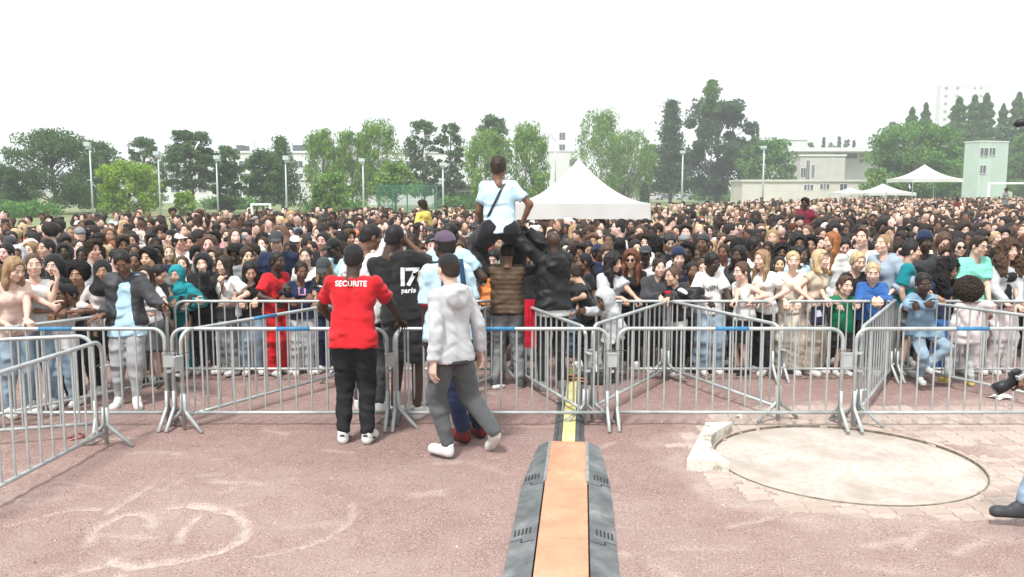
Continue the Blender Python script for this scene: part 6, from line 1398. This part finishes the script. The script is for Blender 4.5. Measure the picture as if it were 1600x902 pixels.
# ================================================================ buildings
M_wallw = plain('white_render', (.66, .67, .65), .85, .06, .4); M_wallc = plain('cream_render', (.60, .57, .52), .85, .08, .4); M_conc = plain('panel_concrete', (.52, .50, .47), .85, .1, .5)
M_win = plain('window_glass', (.10, .12, .13), .15, .3, .6); M_roofd = plain('dark_box', (.10, .115, .12), .6, .2, .5); M_roofw = plain('white_roof', (.72, .73, .73), .7, .06, .5)
def block(name, label, x0, x1, top, d, dep=12, base=0, mat=M_wallw, wins=(), roof=None, yaw=0, cat='building', ledge=True, frames=True):
    A, B = D(x0, top, d), D(x1, top, d); r = empty(name, ((A.x+B.x)/2, d, 0), math.radians(yaw), label=label, cat=cat); L = (B-A).x/2; H = A.z
    MB().box((-L, 0, base), (L, dep, H)).build('wall', mat, r)
    MB().box((-L-.25, -.25, H), (L+.25, dep+.25, H+.35)).build('roof', roof or M_roofw, r)
    k = d/F; me = {}
    for (wx, wy, ww, wh) in wins:   # window centres and sizes in the wall, metres from the left and from the ground
        if (ww, wh) not in me:
            f = MB(); t = .09
            for q in ((-ww/2-t, -wh/2-t, -ww/2, wh/2+t), (ww/2, -wh/2-t, ww/2+t, wh/2+t), (-ww/2, wh/2, ww/2, wh/2+t), (-ww/2, -wh/2-t, ww/2, -wh/2)): f.box((q[0], -.06, q[1]), (q[2], .02, q[3]))
            f.box((-.03, -.05, -wh/2), (.03, .015, wh/2)); me[(ww, wh)] = (f.mesh('window', (M_roofw,)), MB().box((-ww/2, -.03, -wh/2), (ww/2, -.004, wh/2)).mesh('pane', (M_win,)))
        w = link('window', me[(ww, wh)][0], r); w.location = (-L+wx, 0, wy); link('pane', me[(ww, wh)][1], w)
    return r
def wingrid(L, H, nx, ny, ww, wh, z0=1.6, m=1.5): return [(m+(L-2*m)*(i+.5)/nx, z0+(H-z0-1)*(j+.5)/ny, ww, wh) for i in range(nx) for j in range(ny)]
def px2m(x0, x, y, d): return ((x-x0)*d/F, D(x, y, d).z)
rb = block('apartment_block', 'long white apartment block with dark rooftop box seen through the pines at left', 205, 700, 239, 175, wins=wingrid(495*175/F, 10, 22, 3, 1.6, 1.3))
for x0, x1 in ((364, 374), (453, 481)):
    A, B = D(x0, 226, 175), D(x1, 239, 175); o = MB().box((A.x-rb.location.x, 2, B.z+.1), (B.x-rb.location.x, 7, A.z)).build('roof_box', M_roofd, rb)
m = MB(); A = D(391, 226, 175); m.tube([(A.x-rb.location.x, 3, 9), (A.x-rb.location.x, 3, A.z+.8)], .12, 6); m.build('mast', M_galv, rb)
block('apartment_block', 'white apartment block glimpsed under the birches at centre left', 470, 690, 282, 150, wins=wingrid(220*150/F, 5, 12, 1, 1.3, 1.2))
M_brick = N('brick', .85); bt = M_brick.n('TexBrick', i_Scale=4.); tc_ = M_brick.n('TexCoord'); M_brick.l(tc_.outputs['Object'], bt.inputs['Vector']); bt.inputs['Color1'].default_value = (.22, .12, .09, 1); bt.inputs['Color2'].default_value = (.27, .15, .12, 1); bt.inputs['Mortar'].default_value = (.3, .26, .23, 1); M_brick.col(bt.outputs[0])
d_ = 130; block('brick_house', 'low red brick house with white framed windows behind the goal net', 678, 800, 291, d_, 8, mat=M_brick.m, wins=[(px2m(678, 686, 306, d_)+(1.0, 1.5)), (px2m(678, 703, 300, d_)+(.9, .7)), (px2m(678, 726, 309, d_)+(1.6, 1.8))])
block('apartment_block', 'tall pale block behind the peak of the big white tent', 858, 906, 237, 300, 14, wins=[(4.5, 22-1, 2, 2.5), (4.5, 17, 2, 2.5), (8, 12, 2, 2.5)])
block('white_house', 'pale low house behind the parked cars under the birches', 1003, 1062, 287, 250, 10, mat=M_wallc, wins=wingrid(59*250/F, 5, 3, 1, 1.4, 1.3))
block('white_house', 'pale low building left of the trimmed cypress', 905, 1003, 283, 240, 10, mat=M_conc, wins=wingrid(98*240/F, 5, 5, 1, 1.8, 1.3))
# the white buildings at right
d_ = 235; r = block('flat_roofed_block', 'far white block with a stepped flat roof at right centre', 1175, 1262, 219, d_+40, 14, wins=wingrid(87*(d_+40)/F, 12, 5, 2, 1.6, 1.5, 6))
r = block('flat_roofed_block', 'white two storey building with a long overhanging flat roof at right', 1218, 1372, 240, d_, 14, wins=[px2m(1218, 1251, 252, d_)+(1., 1.4), px2m(1218, 1308, 243, d_)+(1.6, 1.2), px2m(1218, 1329, 243, d_)+(3.2, 1.6), px2m(1218, 1345, 242, d_)+(1.1, 1.1), px2m(1218, 1237, 270, d_)+(1.2, 1.4), px2m(1218, 1345, 252, d_)+(.9, .9)])
m = MB(); A, B = D(1205, 237, d_-6), D(1376, 237, d_-6); m.box((A.x-r.location.x, -7, A.z), (B.x-r.location.x, 0, A.z+1.0)); m.build('roof_overhang', M_roofw, r)
r = block('concrete_annex', 'grey concrete cube with narrow dark windows before the white flat roofed building', 1251, 1321, 244, 205, 10, mat=M_conc, wins=[px2m(1251, 1256, 270, 205)+(1.2, 2.2), px2m(1251, 1263, 266, 205)+(.8, 4.5), px2m(1251, 1271, 268, 205)+(.7, 3)])
r = block('low_wall_building', 'long low cream building with paired small windows right of the massive tree', 1160, 1366, 284, 150, 8, mat=M_wallc, roof=M_wallc, wins=[px2m(1160, 1260, 293, 150)+(.9, .9), px2m(1160, 1266, 293, 150)+(.9, .9), px2m(1160, 1285, 292, 150)+(.9, .9), px2m(1160, 1291, 292, 150)+(.9, .9), px2m(1160, 1317, 294, 150)+(1.2, 1.4), px2m(1160, 1357, 291, 150)+(1.2, 1.)])
# pale tower block far away
r = block('tower_block', 'tall pale high rise block far away behind the poplars at right', 1470, 1554, 134, 620, 6, mat=M_wallw, wins=[(4+8*j, 20+i*5.4, 2.2, 1.8) for i in range(11) for j in range(2)]+[(24+j*4.5, 20+i*5.4, 1.6, 1.5) for i in range(11) for j in range(2)])
# the pale green corrugated tower
M_green = plain('pale_green_sheet', (.48, .58, .52), .55, .06, .3); dg_ = 118
A, B = D(1527, 222, dg_), D(1581, 222, dg_); r = empty('sheet_metal_tower', ((A.x+B.x)/2, dg_, 0), math.radians(14), label='pale green corrugated two storey tower with three small windows at right', cat='tower')
L = (B-A).x/2*.98; H = A.z; D_ = L*1.2; n = 34; m = MB()
def corr(x0, y0, x1, y1, n, name, H0=0, H1=None):
    V = []; dx, dy = (x1-x0)/n, (y1-y0)/n; l_ = math.hypot(dx, dy); nx_, ny_ = dy/l_, -dx/l_; P = []
    for i in range(n):
        for t, o in ((0, 0), (.35, 0), (.5, .06), (.85, .06)): P.append((x0+dx*(i+t)+nx_*o, y0+dy*(i+t)+ny_*o))
    P.append((x1, y1)); k = len(P); hz = [(H1 or H)+(0 if not isinstance(H1, tuple) else 0)]*k
    V = [(p[0], p[1], H0) for p in P]+[(p[0], p[1], H) for p in P]; m = MB(); m.add(V, [(i, i+1, k+i+1, k+i) for i in range(k-1)]); return m.build(name, M_green, r)
corr(-L, 0, -L*.18, -.0, 7, 'front_panel', 0); corr(-L*.18, 0, L, 0, 16, 'front_panel', 0); corr(L, 0, L, D_, 14, 'side_panel'); corr(L, D_, -L, D_, 20, 'back_panel'); corr(-L, D_, -L, 0, 14, 'side_panel')
MB().box((-L-.1, -.1, H), (L+.1, D_+.1, H+.14)).build('roof', M_roofw, r)
for (x, y, w, h) in ((1534, 238, 1.3, 1.1), (1549, 237, 1.0, 1.0), (1532, 265, 1.0, 1.1)):
    p = D(x, y, dg_); m = MB(); lx = (p.x-r.location.x)*1.0; m.box((lx-w/2, -.10, p.z-h/2), (lx+w/2, -.02, p.z+h/2)); o = m.build('window', M_win, r)
    m = MB(); [m.box((lx+a*w-.03, -.13, p.z-h/2), (lx+a*w+.03, -.10, p.z+h/2)) for a in (-.5, -.05, .5)]; [m.box((lx-w/2, -.13, p.z+b*h-.03), (lx+w/2, -.101, p.z+b*h+.03)) for b in (-.5, .5)]; m.build('window_frame', M_roofw, o)
# ================================================================ tents
M_canvas = N('white_canvas', .8); f = M_canvas.noise(1.2, 3); M_canvas.col(M_canvas.ramp(f, (.3, (.70, .69, .68)), (.7, (.78, .78, .77))))
tb = M_canvas.n('BsdfTranslucent', i_Color=(.7, .7, .68, 1)); ms = M_canvas.n('MixShader', i_0=.25); out = [n_ for n_ in M_canvas.t.nodes if n_.type == 'OUTPUT_MATERIAL'][0]; M_canvas.l(M_canvas.b.outputs[0], ms.inputs[1]); M_canvas.l(tb.outputs[0], ms.inputs[2]); M_canvas.l(ms.outputs[0], out.inputs[0])
M_canvas.bump(M_canvas.noise(3, 4, stretch=(1, 1, .4)), .5, .05); M_canvas = M_canvas.m
def tent(label, xl, xr, yt, ye, yv, d, rz=0, legs=True, depth=None, name='gazebo_tent', post_to=None):
    A, B = D(xl, ye, d), D(xr, ye, d); w = (B-A).x/2; c = (A+B)/2; ze, zt, zv = A.z, D(xl, yt, d+w).z, D(xl, yv, d).z
    r = empty(name, (c.x, d+w, 0), math.radians(rz), label=label, cat='tent'); n, mlev = 16, 12; V = []; Fs = []
    def P(side, s, t):   # s along the eave -1..1, t 0 eave .. 1 peak
        k = 1-t; z = ze+(zt-ze)*(t**1.9*.93+.07*t)-.10*w/3*(1-s*s)*(1-t)*0; sag = .05*(1-s*s)*math.sin(math.pi*min(1, t*1.3))*w*.3
        x, y = s*w*k, -w*k
        for _ in range(side): x, y = -y, x
        return (x, y, z-sag)
    for side in range(4):
        b = len(V)
        for j in range(mlev+1):
            for i in range(n+1): V.append(P(side, -1+2*i/n, j/mlev))
        Fs += [(b+j*(n+1)+i, b+j*(n+1)+i+1, b+(j+1)*(n+1)+i+1, b+(j+1)*(n+1)+i) for j in range(mlev) for i in range(n)]
    link('roof', mesh('roof', V, Fs, (M_canvas,), None, True), r)
    for side in range(4):
        V = []
        for i in range(n+1):
            s = -1+2*i/n
            for zz, o in ((ze, 0), ((ze+zv)/2, .015*math.sin(i*2.3)), (zv+.05*(1-s*s)*w/3, .02*math.sin(i*1.7+side))):
                x, y = s*w, -w-o
                for _ in range(side): x, y = -y, x
                V.append((x, y, zz))
        o = link('valance', mesh('valance', V, [(i*3+j, (i+1)*3+j, (i+1)*3+j+1, i*3+j+1) for i in range(n) for j in range(2)], (M_canvas,), None, True), r)
    if legs:
        for sx in (-1, 1):
            for sy in (-1, 1): MB().box((sx*(w-.06)-.03, sy*(w-.06)-.03, 0), (sx*(w-.06)+.03, sy*(w-.06)+.03, ze-.01)).build('leg', M_galv, r)
        m = MB(); [m.tube([(-w, sy*w, ze-.08), (w, sy*w, ze-.08)], .02, 6) for sy in (-.97, .97)]; m.build('crossbar', M_galv, r)
    m = MB(); m.tube([(0, 0, zt-.12*w), (0, 0, zt+.03)], .05, 8, r2=.01); m.build('peak_cap', M_canvas, r, True)
    return r
tent('large white peaked tent rising above the crowd right of the carried man', 806, 1017, 248, 318, 344, 22.5, 0)
tent('small white peaked tent far right above the crowd, left of the green tower', 1422, 1504, 257, 279, 285, 88, 4)
tent('flat white tent far right, middle of the three small tents', 1358, 1432, 287, 301, 306, 98, 0, legs=True)
tent('low white tent far right, leftmost of the three small tents', 1313, 1362, 293, 301, 305, 100, 0)
# ================================================================ lamps, goals, fence, cars
M_pole = plain('pale_pole', (.50, .56, .58), .5, .08, 1, .2)
def lamp(label, x, top, d, hx=0):
    T = D(x, top, d); r = empty('street_lamp', (T.x, d, 0), label=label, cat='lamp post', group='lamp posts around the field'); k = d/F
    MB().tube([(0, 0, 0), (0, 0, T.z)], 1.7*k, 8, r2=1.0*k).build('pole', M_pole, r, True)
    m = MB(); m.box((-3*k+hx*k, -.15, T.z), (3*k+hx*k, .3, T.z+.18)); m.box((-5*k+hx*k, -.25, T.z+.18), (4*k+hx*k, .1, T.z+.5)); m.build('lamp_head', M_pole, r)
for x, t, d_, w, hx in ((140, 232, 70, 'tall pale lamp post at left before the broad dark pine', -2), (247, 246, 74, 'pale lamp post right of the yellow green tree', -1), (338, 252, 76, 'pale lamp post before the tall rounded pine', 2), (446, 254, 66, 'lamp post with a bright flat head left of the birches', 2), (567, 256, 82, 'thin lamp post before the birches', -1), (692, 262, 90, 'thin lamp post before the brick house', 0), (1067, 241, 130, 'thin lamp post beside the free standing fir', 0), (1194, 234, 120, 'lamp post with a white head before the rounded green tree at right', -1)): lamp(w, x, t, d_, hx)
m = MB(); T = D(868, 220, 160); m.tube([(0, 0, 0), (0, 0, T.z)], .10, 6); m.tube([(0, 0, T.z), (-1, 0, T.z+1.2), (-2.6, 0, T.z+1.4)], .07, 5); m.tube([(0, 0, T.z-.2), (1.2, 0, T.z-1.5)], .05, 5); o = m.build('mast', M_galv, None, True, label='thin bent mast just left of the peak of the big tent', cat='mast'); o.location = (T.x, 160, 0)
def goal(label, x0, x1, top, d):
    A, B = D(x0, top, d), D(x1, top, d); r = empty('football_goal', (A.x, d, 0), label=label, cat='goal', group='football goals'); w = B.x-A.x; k = max(.06, 1.5*d/F)
    for x in (0, w): MB().box((x-k, -k, 0), (x+k, k, A.z)).build('post', M_white, r)
    MB().box((-k, -k, A.z+.002), (w+k, k, A.z+2*k)).build('crossbar', M_white, r)
    m = MB(); [m.tube([(x, 0, A.z), (x, 1.6, 0)], .03, 5) for x in (0, w)]; m.build('net_support', M_white, r)
goal('white football goal beyond the crowd at left below the pines', 393, 422, 321, 78); goal('white football goal beyond the crowd at the right edge', 1545, 1640, 288, 105)
M_net = plain('green_net', (.05, .20, .15), .7, .2, 2); r = empty('net_fence', (0, 0, 0), label='tall green net fence beyond the crowd before the brick house', cat='fence')
A, B = D(590, 291, 96), D(682, 291, 96)
for i in range(5):
    x = A.x+(B.x-A.x)*i/4; MB().tube([(x, 96, 0), (x, 96, A.z)], .07, 6).build('post', M_net, r)
m = MB()
for i in range(46): x = A.x+(B.x-A.x)*i/45; m.box((x-.012, 95.99, .2), (x+.012, 96.01, A.z-.05))
for j in range(18): z = .2+(A.z-.3)*j/17; m.box((A.x, 95.985, z-.012), (B.x, 95.989, z+.012))
m.build('netting', M_net, r, kind='stuff'); MB().tube([A, B], .05, 6).build('top_rail', M_net, r)
M_tyre = plain('tyre', (.02, .02, .02), .8)
def car(label, x, d, col, yaw=90):
    P = D(x, 300, d); r = empty('parked_car', (P.x, d, 0), math.radians(yaw), label=label, cat='car', group='cars parked under the trees'); pm = plain('car_paint', col, .3, .03)
    side = [(-2.1, .35), (-2.15, .75), (-1.95, .95), (-1.2, 1.0), (-.6, 1.42), (.8, 1.45), (1.5, 1.05), (2.05, .95), (2.1, .35)]
    m = MB(); V = [(-.85, p[0], p[1]) for p in side]+[(.85, p[0], p[1]) for p in side]; n = len(side); m.add(V, [tuple(range(n)), tuple(range(2*n-1, n-1, -1))]+[(i, n+i, n+(i+1) % n, (i+1) % n) for i in range(n)]); m.build('body', pm, r, bevel=.06)
    g = [(-1.05, 1.02), (-.58, 1.36), (.72, 1.38), (1.25, 1.05)]
    for s in (-1, 1): m = MB(); V = [(s*.86, p[0], p[1]) for p in g]; m.add(V, [(0, 1, 2, 3)]); m.build('side_window', M_win, r)
    for yy in (-1.3, 1.3):
        for s in (-1, 1): m = MB(); m.tube([(s*.70, yy, .32), (s*.88, yy, .32)], .32, 14); m.build('wheel', M_tyre, r)
for x, d_, c, w in ((966, 236, (.20, .26, .36), 'small blue car parked furthest left under the birches'), (1020, 238, (.6, .6, .6), 'white car parked right of the trimmed cypress'), (1041, 240, (.12, .14, .17), 'dark car parked left of the free standing fir'), (1053, 244, (.55, .56, .58), 'white car parked under the free standing fir'), (1072, 242, (.45, .47, .5), 'silver car parked right of the lamp post'), (1086, 242, (.65, .65, .65), 'white car parked left of the massive tree'), (1104, 246, (.60, .61, .62), 'white van like car parked before the massive tree'), (1146, 246, (.4, .42, .45), 'grey car parked right of the massive tree')): car(w, x, d_, c)
# pigeon in the sky left of the airy treetop
m = MB(); m.tube([(-.16, 0, 0), (0, 0, .02), (.17, 0, .03)], [.03, .07, .02], 6); m.add([(0, 0, .03), (-.10, -.30, .18), (.06, -.28, .17)], [(0, 1, 2)]); m.add([(0, 0, .03), (-.10, .30, .14), (.06, .28, .13)], [(0, 2, 1)]); o = m.build('bird', M_black, None, label='dark bird flying left of the airy treetop', cat='bird'); o.location = D(1084, 157, 90); o.scale = (1.3,)*3
# dark rounded hood at the right edge
m = MB(); P = D(1600, 192, 9); m.tube([(-.10+.02*i, 0, .06*math.sin(i/12*math.pi)) for i in range(0, 1)]+[(-.10, 0, 0), (-.07, 0, .03), (0, 0, .05), (.12, 0, .06)], [.004, .03, .05, .055, .06][:5], 10); o = m.build('spotlight', M_black, None, True, label='dark rounded fixture poking in at the right edge above the trees', cat='spotlight'); o.location = P+Vector((.015, 0, -.03)); o.scale = (1, 1, .8)
# ================================================================ small litter inside the barriers
pp = plain('paper', (.74, .74, .72), .8, .05)
def sheet(label, x, y, w, l, a):
    m = MB(); n = 4; V = [((i/n-.5)*w, (j/n-.5)*l, .012+.018*math.sin(i*1.3+j)) for i in range(n+1) for j in range(n+1)]; m.add(V, [(i*5+j, (i+1)*5+j, (i+1)*5+j+1, i*5+j+1) for i in range(4) for j in range(4)]); o = m.build('paper_sheet', pp, None, label=label, cat='paper', group='paper litter'); o.location = U(x, y); o.rotation_euler.z = a
sheet('white sheet of paper lying behind the barrier at right', 1563, 622, .30, .21, .4); sheet('scrap of paper on the ground near the far end of the right barrier', 1352, 612, .10, .07, 1)
sheet('tiny white scrap on the cinder beside the stop board', 1154, 652, .06, .05, 0)
m = MB(); m.tube([(0, 0, .03), (.02, 0, .03), (.15, 0, .03), (.19, 0, .03), (.21, 0, .03)], [.028, .032, .032, .014, .013], 12); o = m.build('plastic_bottle', plain('clear_plastic', (.6, .58, .58), .2, .1), None, True, label='crushed clear plastic bottle behind the near barrier below the carrying man', cat='bottle'); o.location = U(770, 610); o.rotation_euler.z = .7
rw = plain('red_white_tape', (.7, .25, .22), .6, .7, 30); m = MB(); P = U(100, 686); m.tube([P, P+Vector((.08, .05, .02)), P+Vector((.15, .0, .06)), P+Vector((.2, .06, .02)), P+Vector((.1, -.1, .01))], .012, 4); m.build('tape_scrap', rw, None, label='crumpled scrap of red and white tape at the foot of the left barrier', cat='tape')
# cable bundle behind the barriers
oc = plain('orange_cable', (.75, .25, .06), .5); bc = plain('black_cable', (.02, .02, .025), .5)
for j, (mt_, c0, w) in enumerate(((oc, 0, 'orange'), (bc, 1, 'black'))):
    m = MB(); P = U(912, 602); pts = []
    for i in range(34): a = i*.5+c0; rr = .13+.07*math.sin(i*.47+c0); pts.append(P+Vector((rr*math.cos(a)*1.3, .35*rr*math.sin(a), .02+.0035*i+.012*math.sin(i))))
    m.tube(pts, .009, 6); m.build('cable_coil', mt_, None, True, label='%s cable coiled on the ground left of the hooded child' % w, cat='cable')
m = MB(); m.box((-.17, -.1, 0), (.17, .1, .15)); o = m.build('cable_bag', plain('black_fabric', (.03, .035, .04), .8, .3), None, bevel=.03, label='black bag lying by the cable coils behind the slanting barrier', cat='bag'); o.location = U(925, 600)

# ================================================================ the pale summer air
hz = MB(); hz.box((-460, -8, -1.2), (460, 760, 96)); ho = hz.build('haze', (), None, kind='stuff', label='thin pale air between the viewer and the far buildings')
hm = bpy.data.materials.new('haze'); hm.use_nodes = True; t_ = hm.node_tree; t_.nodes.clear(); o_ = t_.nodes.new('ShaderNodeOutputMaterial'); v_ = t_.nodes.new('ShaderNodeVolumePrincipled')
v_.inputs['Density'].default_value = .0010; v_.inputs['Color'].default_value = (.95, .98, 1, 1); t_.links.new(v_.outputs[0], o_.inputs['Volume']); ho.data.materials.append(hm)

print('mass quads total tris', sum(len(o.data.polygons)*2 for o in {o.data: o for o in COL.objects if o.type == 'MESH'}.values()))
